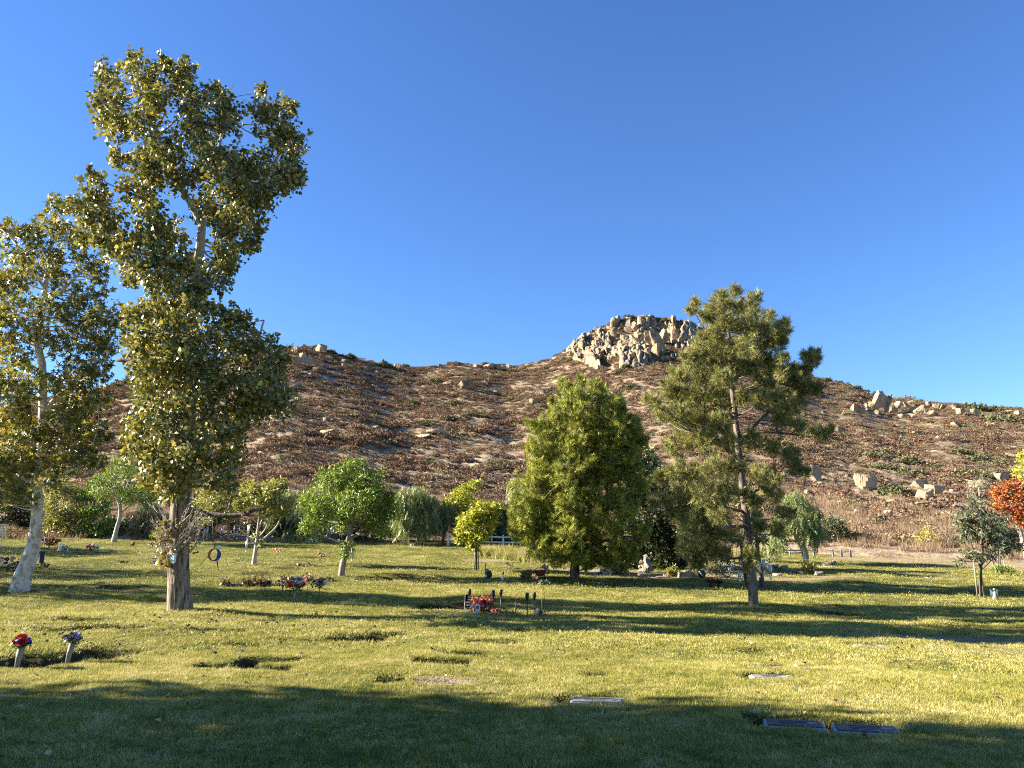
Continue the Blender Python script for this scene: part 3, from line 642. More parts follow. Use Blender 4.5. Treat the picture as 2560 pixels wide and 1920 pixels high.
for (a, b, w), asp, lab in (((1547,935,34), 1.1, 'dark shrub at the foot of the cliff, left of two'), ((1565,925,40), 1.2, 'dark shrub at the foot of the cliff, right of two'), ((2232,1238,78), .95, 'round olive-green bush between the wedge-shaped boulder and the boulder pile')):
    shrub(a, b, w, asp, SHD[1], lab, None)
# ------------------------------------------------------------------ trees
def unit(v): return v / (np.linalg.norm(v, axis=-1, keepdims=True) + 1e-9)
TPL = {}
TPL['heart'] = (np.array([[0, 0, 0], [.46, .24, .08], [.38, .62, .06], [0, 1.06, -.06], [-.38, .62, .06], [-.46, .24, .08]]), np.array([[0, 1, 2], [0, 2, 3], [0, 3, 4], [0, 4, 5]]))
def _star():
    V = [(0, .28, 0)]; lobes = [(-125, .42), (-62, .74), (0, .95), (62, .74), (125, .42)]
    for k, (a, l) in enumerate(lobes):
        if k == 0: V.append((-.10, .05, 0))
        V.append((math.sin(R(a)) * l * .8, .28 + math.cos(R(a)) * l * .8, -.10 + .05 * (k % 2)))
        a2 = (a + lobes[k + 1][0]) / 2 if k < 4 else None
        V.append((math.sin(R(a2)) * .24, .28 + math.cos(R(a2)) * .24, .04) if a2 is not None else (.10, .05, 0))
    return np.array(V, float), np.array([[0, i, i + 1] for i in range(1, len(V) - 1)])
TPL['star'] = _star()
TPL['lance'] = (np.array([[0, 0, 0], [.13, .42, .03], [0, 1, -.05], [-.13, .42, .03]]), np.array([[0, 1, 2], [0, 2, 3]]))
TPL['oval'] = (np.array([[0, 0, 0], [.28, .40, .05], [0, 1, -.06], [-.28, .40, .05]]), np.array([[0, 1, 2], [0, 2, 3]]))
def _tuft(nn, spread, wid, seed):
    r = np.random.default_rng(seed); V = []; Fs = []
    for k in range(nn):
        a = r.uniform(0, 6.28); e = r.uniform(.15, spread); t0 = r.uniform(-.35, .35)
        d = np.array([math.cos(a) * math.sin(e), math.cos(e), math.sin(a) * math.sin(e)]); l = r.uniform(.7, 1.1)
        side = np.cross(d, r.normal(size=3)); side /= np.linalg.norm(side); b = len(V); b0 = np.array([0, t0, 0])
        V += [b0 - side * wid, b0 + side * wid, b0 + d * l]; Fs.append((b, b + 1, b + 2))
    return np.array(V), np.array(Fs)
TPL['tuft'] = _tuft(18, 1.05, .040, 3); TPL['tuft2'] = _tuft(14, 1.15, .032, 4)
def _frond(seed):
    r = np.random.default_rng(seed); V = []; Fs = []
    for k in range(18):
        t = (k + .5) / 18; s_ = 1 if k % 2 else -1; a = R(38) ; l = .17 * (1 - .4 * t)
        base = np.array([.06 * math.sin(t * 3), t, .03 * math.sin(t * 5)]); d = np.array([s_ * math.sin(a), math.cos(a), r.uniform(-.4, .4)]); nrm = np.array([-d[1], d[0], 0]) * .030
        b = len(V); V += [base, base + d * l * .5 + nrm, base + d * l, base + d * l * .5 - nrm]; Fs += [(b, b + 1, b + 2), (b, b + 2, b + 3)]
    return np.array(V), np.array(Fs)
TPL['frond'] = _frond(9)

def place_leaves(P, D, size, tpl, pal, r, tone=None):
    V0, F0 = TPL[tpl]; n_ = len(P); D = unit(D)
    b = unit(np.cross(D, r.normal(size=(n_, 3)))); c = np.cross(b, D)
    s_ = size[:, None, None]
    V = P[:, None, :] + s_ * (V0[None, :, 0, None] * b[:, None, :] + V0[None, :, 1, None] * D[:, None, :] + V0[None, :, 2, None] * c[:, None, :])
    Fc = F0[None] + (np.arange(n_) * len(V0))[:, None, None]
    w = np.array([q[1] for q in pal], float); w /= w.sum(); ci = r.choice(len(pal), n_, p=w)
    col = np.array([q[0] for q in pal])[ci] * np.exp(r.normal(0, .22, (n_, 1)))
    if tone is not None: col = col * tone
    return V.reshape(-1, 3), Fc.reshape(-1, F0.shape[1]), np.repeat(np.clip(col, 0, 1), len(V0), 0)

def smooth_path(pts, k=4):
    pts = np.array(pts, float)
    if len(pts) < 3: return pts
    P = np.vstack([2 * pts[0] - pts[1], pts, 2 * pts[-1] - pts[-2]]); o_ = []
    for i in range(1, len(P) - 2):
        for t in np.linspace(0, 1, k, endpoint=False):
            a, b, c, d = P[i - 1], P[i], P[i + 1], P[i + 2]
            o_.append(.5 * ((2 * b) + (-a + c) * t + (2 * a - 5 * b + 4 * c - d) * t ** 2 + (-a + 3 * b - 3 * c + d) * t ** 3))
    o_.append(P[-2]); return np.array(o_)

PAL = dict(
 poplar=[((0.098, 0.115, 0.032), 4), ((0.172, 0.178, 0.052), 4), ((0.299, 0.287, 0.103), 3), ((0.391, 0.310, 0.098), 1.2), ((0.345, 0.253, 0.138), .8), ((0.483, 0.391, 0.057), .35)],
 sycamore=[((.10, .115, .030), 4), ((.19, .19, .05), 4), ((.34, .32, .10), 2.5), ((.36, .23, .09), .9), ((.48, .45, .07), .3)],
 pine=[((.15, .185, .030), 3), ((.26, .28, .048), 4), ((.40, .39, .085), 2.5)],
 pine_sparse=[((.135, .15, .045), 3), ((.215, .22, .065), 4), ((.31, .29, .095), 2.2), ((.27, .20, .10), .9)],
 green=[((0.109, 0.168, 0.032), 3), ((0.191, 0.264, 0.052), 3), ((0.307, 0.380, 0.080), 1.5)],
 pepper=[((0.133, 0.168, 0.056), 3), ((0.197, 0.238, 0.084), 3), ((0.294, 0.316, 0.127), 1.3)],
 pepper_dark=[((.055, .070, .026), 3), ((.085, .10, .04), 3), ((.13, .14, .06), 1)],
 yellowgreen=[((0.244, 0.281, 0.037), 3), ((0.366, 0.378, 0.049), 3), ((0.488, 0.451, 0.073), 1.3)],
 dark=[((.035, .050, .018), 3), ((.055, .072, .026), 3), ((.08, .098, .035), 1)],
 olive=[((0.183, 0.197, 0.056), 3), ((0.281, 0.281, 0.084), 3), ((0.407, 0.365, 0.127), 1.3)],
 lance_dark=[((.075, .09, .045), 3), ((.12, .135, .07), 3), ((.20, .20, .12), 1)],
 red=[((.34, .085, .034), 3), ((.44, .15, .05), 3), ((.26, .15, .03), 1), ((.12, .13, .03), .8)],
 yellow=[((.42, .36, .04), 3), ((.34, .32, .05), 2)],
 greygreen=[((.16, .165, .10), 3), ((.22, .21, .13), 2)],
 paleleaf=[((0.317, 0.354, 0.146), 3), ((0.439, 0.451, 0.207), 2), ((0.195, 0.232, 0.085), 2)])

def tree(name, label, base, trunk, limbs, blobs, leaf='oval', n=3000, size=.12, pal='green', barkm='bark_grey', depth=1.0, Y=None, copies=2, hang=0.0, up=0.0, clump=.42, mat='leaf', group=None, cat='tree', seed=0, twig=.018, sides=8, tw_blobs=True, flat=.85, taper_end=True, droop=0., furrow=0., sub=7, loc=None, axis_out=0.0, shoots=0, shoot_n=14):
    r = np.random.default_rng(1000 + seed + len(name)); random.seed(seed + 77)
    g = gp(*base) if loc is None else np.array(loc, float)
    if Y is not None:
        q = W(base[0], base[1], Y); g = np.array([q[0], Y, float(G0(q[0], Y))])
    Y0 = g[1]; k = m_px(Y0)
    root = thing(name, label, cat, g, group)
    TRUNKS.append((g, 0.3))
    def w(px_, py_, dy=0.0): return W(px_, py_, Y0 + dy) - g
    lim_pts = []
    def limb(pts, nm, parent, sd, dy1=0.0, rough=0.0, is_trunk=False):
        L_ = []; Rr_ = []
        for i, q in enumerate(pts):
            dy = q[3] if len(q) > 3 else dy1 * i / max(1, len(pts) - 1)
            L_.append(w(q[0], q[1], dy)); Rr_.append(q[2] * k)
        if is_trunk: L_[0] = L_[0] * np.array([1, 0, 0]) + np.array([0, 0, -.12])
        S_ = smooth_path(L_, 5); Rs = np.interp(np.linspace(0, len(Rr_) - 1, len(S_)), np.arange(len(Rr_)), Rr_)
        if is_trunk and furrow > 0:
            S_ = smooth_path(L_, 16); Rs = np.interp(np.linspace(0, len(Rr_) - 1, len(S_)), np.arange(len(Rr_)), Rr_)
        b = MB()
        if furrow > 0 and is_trunk:
            ns = 44; V = []
            ph = r.uniform(0, 6.28, 8)
            for i, p in enumerate(S_):
                for q in range(ns):
                    th = 2 * math.pi * q / ns; h = p[2]
                    f_ = sum(math.sin(th * fk + ph[m_] + math.sin(h * hk + ph[m_ + 3]) * 1.6) for m_, (fk, hk) in enumerate([(9, 2.1), (14, 1.4), (19, 2.9)])) / 3
                    fl = 1 + .14 * math.exp(-max(h, 0) / .25) * (.55 + .45 * math.sin(th * 4 + ph[6]))
                    rr_ = Rs[i] * (1 + furrow * f_) * (fl if i < 20 else 1)
                    V.append(p + rr_ * np.array([math.cos(th), math.sin(th), 0]))
            Fs = [(i * ns + q, i * ns + (q + 1) % ns, (i + 1) * ns + (q + 1) % ns, (i + 1) * ns + q) for i in range(len(S_) - 1) for q in range(ns)]
            b.add(V, Fs, 0, True)
        else: b.tube(S_, Rs, sd, 0, True, rough)
        lim_pts.append(np.column_stack([S_, Rs])); return b.build(nm, M[barkm], parent)
    tr = limb(trunk, 'trunk', root, max(sides, 12), 0, .05, True)
    for i, L_ in enumerate(limbs):
        limb(L_, 'limb', root, sides, 0 if len(L_[0]) > 3 else (r.uniform(.3, 1.0) * depth * (1 if i % 2 else -1)))
    LP = np.vstack(lim_pts)
    if not blobs: return root
    bl = np.array([(b[0], b[1], b[2]) for b in blobs], float); cx = np.median(bl[:, 0]); half = max(1., (bl[:, 0].max() - bl[:, 0].min()) / 2 + bl[:, 2].mean())
    Pl = []; Dl = []; tot = (bl[:, 2] ** 2).sum(); tw = MB()
    for bi, (bx, by, br) in enumerate(bl):
        off = min(1, abs(bx - cx) / half); Dm = math.sqrt(max(0.05, 1 - off * off)) * half * k * .75 * depth
        for c_ in range(copies):
            dy = (r.uniform(-1, 1) if copies == 1 else (-1 if c_ % 2 == 0 else 1) * r.uniform(.15, .95)) * Dm
            if c_ >= 2: dy *= .3
            jx, jy = r.normal(0, br * .12, 2); C = w(bx + jx, by + jy, dy); rr_ = br * k * (Y0 + dy) / Y0
            nl = max(6, int(n * (br * br / tot) / copies * r.uniform(.85, 1.15)))
            sc_ = r.normal(size=(sub, 3)); sc_ = unit(sc_) * (r.uniform(.25, 1, (sub, 1)) ** .5) * rr_ * .78; sc_[:, 2] *= flat
            which = r.integers(0, sub, nl); loc_ = sc_[which] + r.normal(0, clump * rr_ * .62, (nl, 3)) * np.array([1, 1, flat])
            rad_ = np.linalg.norm(loc_, axis=1); lim_ = rr_ * 1.12; far = rad_ > lim_; loc_[far] *= (lim_ / rad_[far] * r.uniform(.6, 1, far.sum()))[:, None]
            Pl.append(C + loc_)
            out_ = unit(loc_ + 1e-6); d_ = out_ * (.35 + axis_out) + r.normal(size=(nl, 3)) * .8 * (1 - .6 * hang) + np.array([0, 0, up - hang * 2.2])
            Dl.append(d_)
            for _ in range(shoots):
                e = unit(np.array([r.normal(0, 1), r.normal(0, 1), abs(r.normal(.5, .6))])); st0 = C + e * rr_ * .7 * np.array([1, 1, flat]); dv = unit(e * .6 + np.array([r.normal(0, .2), r.normal(0, .2), .8 - 1.1 * hang])); ln = rr_ * r.uniform(.45, 1.05)
                ts_ = r.uniform(0, 1, shoot_n); Pl.append(st0 + dv * (ts_ * ln)[:, None] + r.normal(0, .045 * rr_ + .02, (shoot_n, 3))); Dl.append(dv * (.7 if axis_out > 0 else .2) + r.normal(size=(shoot_n, 3)) * (.4 if axis_out > 0 else .8) + np.array([0, 0, up - .3 * hang])); tw.tube([C + e * rr_ * .3, st0, st0 + dv * ln], [twig * .45, twig * .3, twig * .12], 4, 0, False)
            # a branch from the nearest lower limb to the clump, then twigs to its sub-clumps
            dd = np.linalg.norm(LP[:, :3] - C, axis=1) + np.maximum(0, LP[:, 2] - C[2] + .3 * rr_) * (.4 if droop > 0 else 1.6)
            s0 = LP[np.argmin(dd)]
            mid = (s0[:3] + C) / 2 + np.array([r.normal(0, .12), r.normal(0, .12), -.06 * np.linalg.norm(C - s0[:3]) + droop]) * np.linalg.norm(C - s0[:3]) * .5
            r1 = min(s0[3] * .7, twig * 1.3 + .012 * np.linalg.norm(C - s0[:3]))
            pth = smooth_path([s0[:3], mid, C], 4); tw.tube(pth, np.linspace(r1, twig * .5, len(pth)), 5, 0, False)
            for q in range(min(sub, 5 if tw_blobs else 2)):
                e = C + sc_[q] * 1.1; tw.tube([C * .85 + mid * .15, (C + e) / 2 + r.normal(0, .08, 3) * rr_, e], [twig * .55, twig * .4, twig * .18], 4, 0, False)
    P_ = np.vstack(Pl); D_ = np.vstack(Dl); sz = size * np.exp(r.normal(0, .22, len(P_)))
    Vl, Fl, Cl = place_leaves(P_, D_, sz, leaf, PAL[pal], r)
    crown = arr_obj('crown', Vl, Fl, M[mat], root, cols=Cl)
    if tw.v: tw.build('branches', M[barkm], root)
    return root

# ---- the tall poplar
pop_bl = [(270,190,35),(290,240,40),(345,180,45),(390,235,58),(440,195,45),(480,250,50),(540,240,38),(560,295,50),(270,290,42),(300,320,48),(375,310,50),(250,250,25),(340,150,22),(470,175,22),(400,165,24),
 (660,275,38),(690,310,52),(715,360,48),(700,430,58),(650,420,52),(640,500,58),(590,545,48),(740,450,25),(745,350,22),(725,270,18),(650,235,16),
 (430,350,58),(500,340,58),(540,395,58),(360,400,48),(405,430,52),(480,440,58),(565,455,58),(345,480,48),(375,535,42),(300,400,28),(605,420,35),
 (520,520,45),(560,560,42),(410,590,52),(440,645,58),(370,595,42),(335,640,48),(560,625,34),(615,610,34),(640,560,30),
 (240,480,36),(210,530,40),(268,555,46),(300,615,48),(215,585,36),(235,440,22),(180,520,22),(255,600,30),
 (400,690,55),(470,700,55),(540,690,45),(572,650,36),(440,760,66),(500,770,42),(385,800,56),(350,850,46),(440,840,74),(400,885,56),(352,905,38),(500,860,56),(560,835,46),(592,875,48),(340,790,30),(330,700,24),
 (600,808,34),(645,850,36),(570,790,26),(420,950,76),(480,930,66),(540,950,56),(620,960,56),(680,935,48),(692,1000,48),(650,1012,56),(592,1012,48),(690,890,34),
 (400,1020,66),(372,1060,56),(470,1020,56),(342,1092,46),(400,1120,66),(470,1110,56),(540,1050,46),(582,1092,40),(450,1180,56),(382,1170,48),(520,1150,46),(590,1140,38),(562,1190,36),(430,1225,42),(340,1140,34)]
pop_tr = [(452,1527,28.5),(448,1470,24.5),(446,1400,23),(450,1300,22.5),(456,1200,22),(465,1100,21),(474,950,18),(486,800,15),(492,720,13),(502,600,10.5),(506,555,9)]
pop_lb = [[(505,565,8),(465,490,7.5),(430,440,7),(395,340,5),(362,260,3),(350,190,1.5)],[(507,560,8),(528,470,6.5),(540,400,5),(560,300,3),(545,240,1.5)],[(492,745,11),(540,680,10.5),(578,605,9),(606,555,8),(660,470,6),(700,370,3.5),(700,290,1.5)],
 [(478,905,11),(432,800,9.5),(382,722,8),(312,640,6),(246,572,4),(215,500,1.8)],[(484,830,10),(440,720,9),(402,570,7),(384,500,6.5),(366,400,5),(356,270,3.5),(330,170,1.5)],[(478,940,8),(560,900,6.5),(640,848,4),(660,800,2)],[(470,1040,9),(560,1035,7),(640,1010,5),(690,960,2.5)],
 [(466,1090,8),(410,1080,6),(350,1085,3)],[(460,1160,8),(520,1140,6),(585,1110,3)],[(474,960,8),(400,905,7),(345,902,6),(292,900,4.5)],[(457,1200,7),(400,1170,4),(350,1140,2)],[(456,1215,6),(520,1190,4),(575,1165,2)]]
PAL['redbush'] = [((.50, .12, .09), 3), ((.60, .26, .22), 2), ((.30, .05, .04), 2), ((.64, .38, .30), 1)]
poplar = tree('poplar_tree', 'tall lopped poplar with thick furrowed trunk and olive glossy leaves', (452,1526), pop_tr, pop_lb, pop_bl, 'heart', 47000, .090, 'poplar', 'bark_poplar', .75, copies=2, mat='leaf_gloss', furrow=.085, twig=.016, clump=.42, sub=9, shoots=3, seed=1, hang=.25)
for c_ in poplar.children:
    if c_.name.startswith('limb'): c_.data.materials[0] = M['bark_pale'] if c_.name != 'limb.009' else M['bark_dark']
# low dead branch reaching right, and bare suckers round the trunk
pg = np.array(poplar.location); pY = pg[1]
def pw(px_, py_, dy=0): return W(px_, py_, pY + dy) - pg
b = MB(); pth = smooth_path([pw(455,1278,0), pw(500,1283,-.2), pw(560,1288,-.35), pw(610,1286,-.45), pw(632,1277,-.5), pw(658,1271,-.55)], 4)
b.tube(pth, np.linspace(.075, .03, len(pth)), 7, 0, True, .12); b.tube([pw(600,1287,-.43), pw(625,1289,-.6), pw(640,1287,-.7)], [.03, .02, .01], 5); b.build('dead_branch', M['bark_dark'], poplar)
b = MB(); rr_ = random.Random(4)
for _ in range(46):
    x0, y0 = rr_.choice([(rr_.uniform(415, 440), rr_.uniform(1300, 1400)), (rr_.uniform(440, 478), rr_.uniform(1310, 1385))])
    side = -1 if x0 < 440 and rr_.random() < .7 else 1; ln = rr_.uniform(40, 105); x1 = x0 + side * ln * rr_.uniform(.25, .7); y1 = y0 - ln * rr_.uniform(.5, 1.0); dy = -.36 - rr_.uniform(0, .3)
    b.tube([pw(x0, y0, -.30), pw((x0 + x1) / 2 + side * 5, (y0 + y1) / 2 + 8, dy), pw(x1, y1, dy - .1)], [.012, .008, .003], 5, 0, False)
    for q in range(3): t = rr_.uniform(.4, .95); xa, ya = x0 + (x1 - x0) * t, y0 + (y1 - y0) * t; b.tube([pw(xa, ya, dy), pw(xa + side * rr_.uniform(4, 22), ya - rr_.uniform(6, 26), dy - rr_.uniform(-.2, .2))], [.006, .002], 4, 0, False)
b.build('suckers', M['bark_pale'], poplar)
r_ = np.random.default_rng(8); n_ = 420; pp = np.array([pw(*((r_.uniform(392, 428), r_.uniform(1300, 1420)) if r_.uniform() < .75 else (r_.uniform(440, 500), r_.uniform(1290, 1380))), -.35 + r_.normal(0, .2)) for _ in range(n_)])
Vl, Fl, Cl = place_leaves(pp, r_.normal(size=(n_, 3)) + [0, 0, -.6], .075 * np.exp(r_.normal(0, .25, n_)), 'heart', [((.22, .16, .10), 3), ((.13, .07, .05), 2), ((.25, .24, .07), 2), ((.36, .30, .18), 1)], r_)
arr_obj('sucker_leaves', Vl, Fl, M['leaf'], poplar, cols=Cl)

# ---- the sycamore
syc_bl = [(130,560,34),(150,520,30),(80,590,38),(175,600,40),(110,640,42),(40,640,40),(210,660,38),(150,690,40),(60,700,44),(10,700,40),(215,740,42),(255,690,26),(120,760,40),(30,770,44),(190,810,46),(245,800,40),(80,830,36),(10,840,44),(215,870,46),(150,860,34),(270,860,32),(290,800,26),(40,900,44),(180,930,46),(240,930,40),(0,960,46),(130,960,34),(60,980,44),(210,1000,44),(160,1030,44),(20,1040,46),(90,1060,40),(255,1010,30),(200,1080,44),(40,1110,46),(130,1110,40),(240,1080,30),(0,1150,40),(80,1160,42),(170,1150,40),(30,1210,40),(110,1210,30),(215,1140,30),(250,1150,22),(60,1240,30),(5,1260,26),(-30,800,50),(-40,950,50),(-40,1100,50),(-30,700,40),(20,580,30)]
syc_tr = [(48,1478,23,0),(58,1440,20,0),(74,1395,17.5,0),(86,1350,14.5,0),(91,1300,13,0),(95,1240,12,0),(101,1150,11,0),(106,1060,10.2,0),(107,980,9.6,0),(105,910,9,0),(94,855,8,0),(104,790,7,0),(114,710,5.5,0),(124,630,4,0),(131,550,2,0)]
syc_lb = [[(108,1035,7),(150,985,6),(195,960,4.5),(240,930,2)],[(110,1090,6),(60,1060,5),(10,1030,3)],[(107,760,5),(160,720,4),(215,670,2)],[(100,860,6),(60,810,4.5),(20,760,2.5)],[(103,1150,5),(160,1130,4),(225,1125,2)],[(104,930,5),(50,900,4),(0,860,2.5)],[(98,1215,5),(150,1190,4),(200,1165,2)],[(98,1220,5),(50,1190,4),(0,1170,2.5)],[(112,720,4),(70,660,3),(40,610,1.5)]]
sycamore = tree('sycamore_tree', 'sycamore with white mottled trunk curving up from its leaning base', (48,1478), syc_tr, syc_lb, syc_bl, 'star', 11000, .17, 'sycamore', 'bark_sycamore', .8, copies=2, mat='leaf', twig=.013, clump=.55, sub=9, shoots=2, shoot_n=9, seed=2, hang=.2)

# ---- the dense green pine
gp_bl = [(1412,965,14),(1425,975,16),(1450,960,14),(1485,965,15),(1420,1005,24),(1460,1000,26),(1500,990,26),(1540,1010,22),(1385,1020,16),(1400,1045,32),(1450,1050,36),(1500,1045,36),(1550,1040,30),(1350,1070,26),(1385,1090,36),(1440,1100,40),(1495,1095,40),(1550,1085,36),(1585,1075,24),(1345,1120,34),(1395,1140,40),(1450,1150,40),(1510,1140,40),(1565,1130,36),
 (1600,1110,24),(1360,1175,38),(1410,1195,42),(1465,1200,40),(1520,1190,40),(1570,1180,34),(1325,1210,36),(1370,1240,42),(1425,1250,42),(1480,1250,36),(1310,1255,32),(1340,1285,42),(1395,1300,44),(1450,1305,36),(1300,1300,30),(1315,1335,36),(1365,1345,42),(1420,1350,40),(1475,1345,30),(1500,1300,26),(1345,1380,28),(1395,1385,34),(1445,1390,28),(1490,1385,26),(1540,1330,30),(1560,1290,26),(1580,1270,20),(1550,1370,28),(1520,1400,24),(1575,1390,26),(1600,1340,26),(1290,1330,22),(1470,1420,14),(1330,1310,30),(1535,1250,30),(1590,1210,28)]
green_pine = tree('pine_tree', 'dense bright green pine with a short dark trunk beside the rock garden', (1437,1449), [(1437,1449,12.5),(1437,1410,10.5),(1438,1360,10),(1442,1260,8.5),(1448,1150,6.5),(1455,1050,4),(1460,980,1.5)], [[(1438,1330,6),(1390,1290,4.5),(1340,1265,2)],[(1440,1310,6),(1500,1280,4.5),(1560,1265,2)],[(1445,1220,5),(1490,1180,3.5),(1545,1150,2)],[(1445,1210,5),(1400,1170,3.5),(1355,1140,2)],[(1438,1385,6),(1490,1360,4),(1550,1340,2)],[(1438,1380,6),(1390,1360,4),(1330,1340,2)]], gp_bl, 'tuft', 20500, .17, 'pine', 'bark_dark', .95, copies=3, mat='needle', twig=.014, clump=.30, sub=10, shoots=2, shoot_n=12, seed=3, up=.55, axis_out=.5)

# ---- the tall sparse pine
sp_bl = [(1735,765,11),(1728,780,10),(1800,745,14),(1790,775,22),(1815,760,16),(1840,735,12),(1850,770,20),(1885,750,16),(1880,780,20),(1770,790,20),(1925,795,12),(1815,810,30),(1855,815,30),(1900,820,26),(1780,830,26),(1935,830,20),(1955,815,12),(1965,830,12),(1760,860,26),(1810,865,32),(1860,865,32),(1905,870,28),(1945,860,18),(1740,895,28),(1790,910,32),(1840,915,30),(1890,915,30),(1720,900,18),(1700,940,24),(1745,945,30),(1800,955,30),(1930,905,20),(1960,930,18),(1960,900,12),(1985,930,13),(2005,955,15),(2012,930,12),
 (2020,895,15),(2040,890,12),(2030,910,14),(1920,950,26),(1970,960,26),(2010,965,24),(2040,975,16),(1675,970,20),(1690,1000,26),(1740,995,30),(1790,1005,32),(1850,1000,22),(1900,1000,24),(1950,1005,28),(1990,1015,26),(1640,1010,16),(1620,1005,10),(1700,1045,26),(1750,1050,30),(1800,1055,30),(1660,1040,18),(1960,1050,24),(2000,1070,16),(2040,1085,16),(2060,1095,12),(2075,1080,8),(1720,1100,28),(1770,1105,30),(1820,1110,28),(1680,1120,20),(1880,1100,22),(1930,1120,20),(1980,1140,18),(1990,1170,16),(2010,1180,12),
 (1690,1180,26),(1740,1190,32),(1790,1180,32),(1840,1170,26),(1650,1200,16),(1710,1235,30),(1760,1240,32),(1810,1235,30),(1660,1255,20),(1635,1265,12),(1700,1280,30),(1750,1290,32),(1800,1285,28),(1725,1330,30),(1770,1340,30),(1815,1330,26),(1720,1375,28),(1760,1385,26),(1800,1385,20),(1740,1415,14),(1900,1190,22),(1930,1240,22),(1960,1290,22),(1890,1260,20),(1930,1200,20),(1850,1240,20),(1880,1390,16),(1870,1410,14),(1900,1320,16),(1945,1330,16)]
sparse_pine = tree('pine_tree', 'tall sparse pine with open olive crown hung with wind chimes', (1884,1516), [(1884,1516,12),(1882,1470,11),(1878,1420,11),(1872,1350,10),(1862,1260,9),(1850,1160,8),(1842,1080,7.5),(1832,980,6.5),(1826,900,5),(1822,830,3.5),(1824,760,1.5)],
 [[(1868,1315,4.5),(1800,1320,3.5),(1740,1345,2)],[(1860,1250,5),(1905,1215,3.5),(1960,1180,1.5)],[(1848,1150,5),(1790,1100,4),(1730,1080,2)],[(1846,1120,5),(1900,1050,4),(1960,1000,2.5),(2030,930,1.2)],[(1838,1050,5),(1780,1000,3.5),(1700,970,1.5)],[(1830,960,4),(1880,900,3),(1950,835,1.5)],[(1843,1090,4),(1920,1080,3.2),(2050,1095,1.2)],[(1858,1230,4.5),(1790,1200,3.5),(1700,1190,1.5)],[(1826,890,3.5),(1780,850,2.5),(1735,780,1)],[(1830,950,4),(1760,930,3),(1690,940,1.2)],[(1864,1280,4),(1760,1260,3),(1650,1280,1.2)]],
 sp_bl, 'tuft2', 18000, .145, 'pine_sparse', 'bark_pine', .9, copies=2, mat='needle', twig=.010, clump=.55, sub=12, shoots=3, shoot_n=12, seed=4, up=.35, axis_out=.6)

# ---- background row
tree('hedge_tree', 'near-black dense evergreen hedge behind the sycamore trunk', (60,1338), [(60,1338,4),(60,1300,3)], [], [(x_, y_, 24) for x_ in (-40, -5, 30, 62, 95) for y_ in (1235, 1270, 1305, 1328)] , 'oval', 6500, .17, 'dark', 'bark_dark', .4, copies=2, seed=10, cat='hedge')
tree('broadleaf_shrub', 'light green leafy shrub next to the dark hedge behind the lawn', (150,1343), [(150,1343,3),(152,1290,2)], [], [(125,1260,26),(160,1230,30),(140,1300,28),(120,1325,18),(185,1270,28),(170,1318,24),(200,1320,20),(160,1180,24),(130,1215,24)], 'oval', 5200, .17, 'olive', 'bark_grey', .8, seed=11, cat='shrub')
tree('broadleaf_shrub', 'mid green leafy shrub left of the leaning white-stemmed tree', (235,1345), [(235,1345,3),(233,1290,2)], [], [(215,1240,28),(245,1215,26),(225,1290,30),(255,1270,26),(210,1325,20),(250,1322,22),(270,1310,20)], 'oval', 4600, .16, 'green', 'bark_grey', .8, seed=12, cat='shrub')
tree('ash_tree', 'dark green tree on a slender leaning white stem', (283,1356), [(283,1356,6.5),(291,1325,5),(300,1290,4.5),(299,1262,4),(290,1240,3.5),(282,1222,3)], [[(297,1268,3),(310,1235,2.5),(325,1195,1.5)],[(300,1285,2),(330,1260,1.5),(360,1250,1)]], [(268,1195,30),(300,1172,34),(335,1180,34),(300,1225,34),(345,1222,32),(380,1215,32),(245,1225,24),(365,1250,26),(395,1240,22),(325,1250,26)], 'lance', 6000, .20, 'green', 'bark_pale', .8, seed=13)
tree('willow_shrub', 'pale willowy shrub between the leaning stem and the poplar trunk', (365,1347), [(365,1347,3),(366,1300,2)], [[(345,1345,4),(356,1310,3),(368,1285,2)]], [(370,1270,26),(395,1290,26),(355,1305,24),(385,1325,24),(345,1330,16),(410,1320,22)], 'frond', 900, .6, 'greygreen', 'bark_grey', .8, hang=.5, seed=14, cat='shrub')
tree('yellow_shrub', 'small yellow-green mounded shrub left of the poplar trunk', (392,1352), [(392,1352,1.5),(392,1340,1)], [], [(385,1338,12),(398,1334,12),(408,1342,10)], 'lance', 900, .14, 'yellowgreen', 'bark_grey', .8, seed=15, cat='shrub')
tree('oak_tree', 'loose olive tree with a bare grey stem behind the dead branch', (572,1352), [(572,1352,4),(572,1300,4),(577,1255,4),(584,1215,3)], [[(577,1250,2.5),(545,1225,2)],[(580,1235,2.5),(612,1210,1.5)]], [(520,1235,28),(556,1215,32),(600,1215,28),(540,1265,28),(505,1268,26),(600,1255,26),(575,1290,24),(520,1300,22),(555,1185,22)], 'oval', 5200, .16, 'olive', 'bark_grey', .8, seed=16)
tree('shade_tree', 'dark tangled tree over the grave gifts behind the dead branch', (500,1350), [(500,1350,3),(500,1310,3)], [], [(480,1290,26),(520,1315,18),(455,1300,24),(545,1300,18),(590,1320,16),(490,1270,24)], 'oval', 2600, .16, 'dark', 'bark_dark', .8, seed=17)
tree('pepper_tree', 'weeping olive pepper tree right of the bent bare-branched tree', (718,1350), [(718,1350,4),(716,1310,3.5),(712,1270,2.5)], [], [(690,1258,28),(722,1240,26),(735,1275,30),(700,1290,30),(745,1310,24),(720,1325,20),(680,1310,18)], 'frond', 1700, .62, 'pepper', 'bark_grey', .8, hang=.75, seed=18)
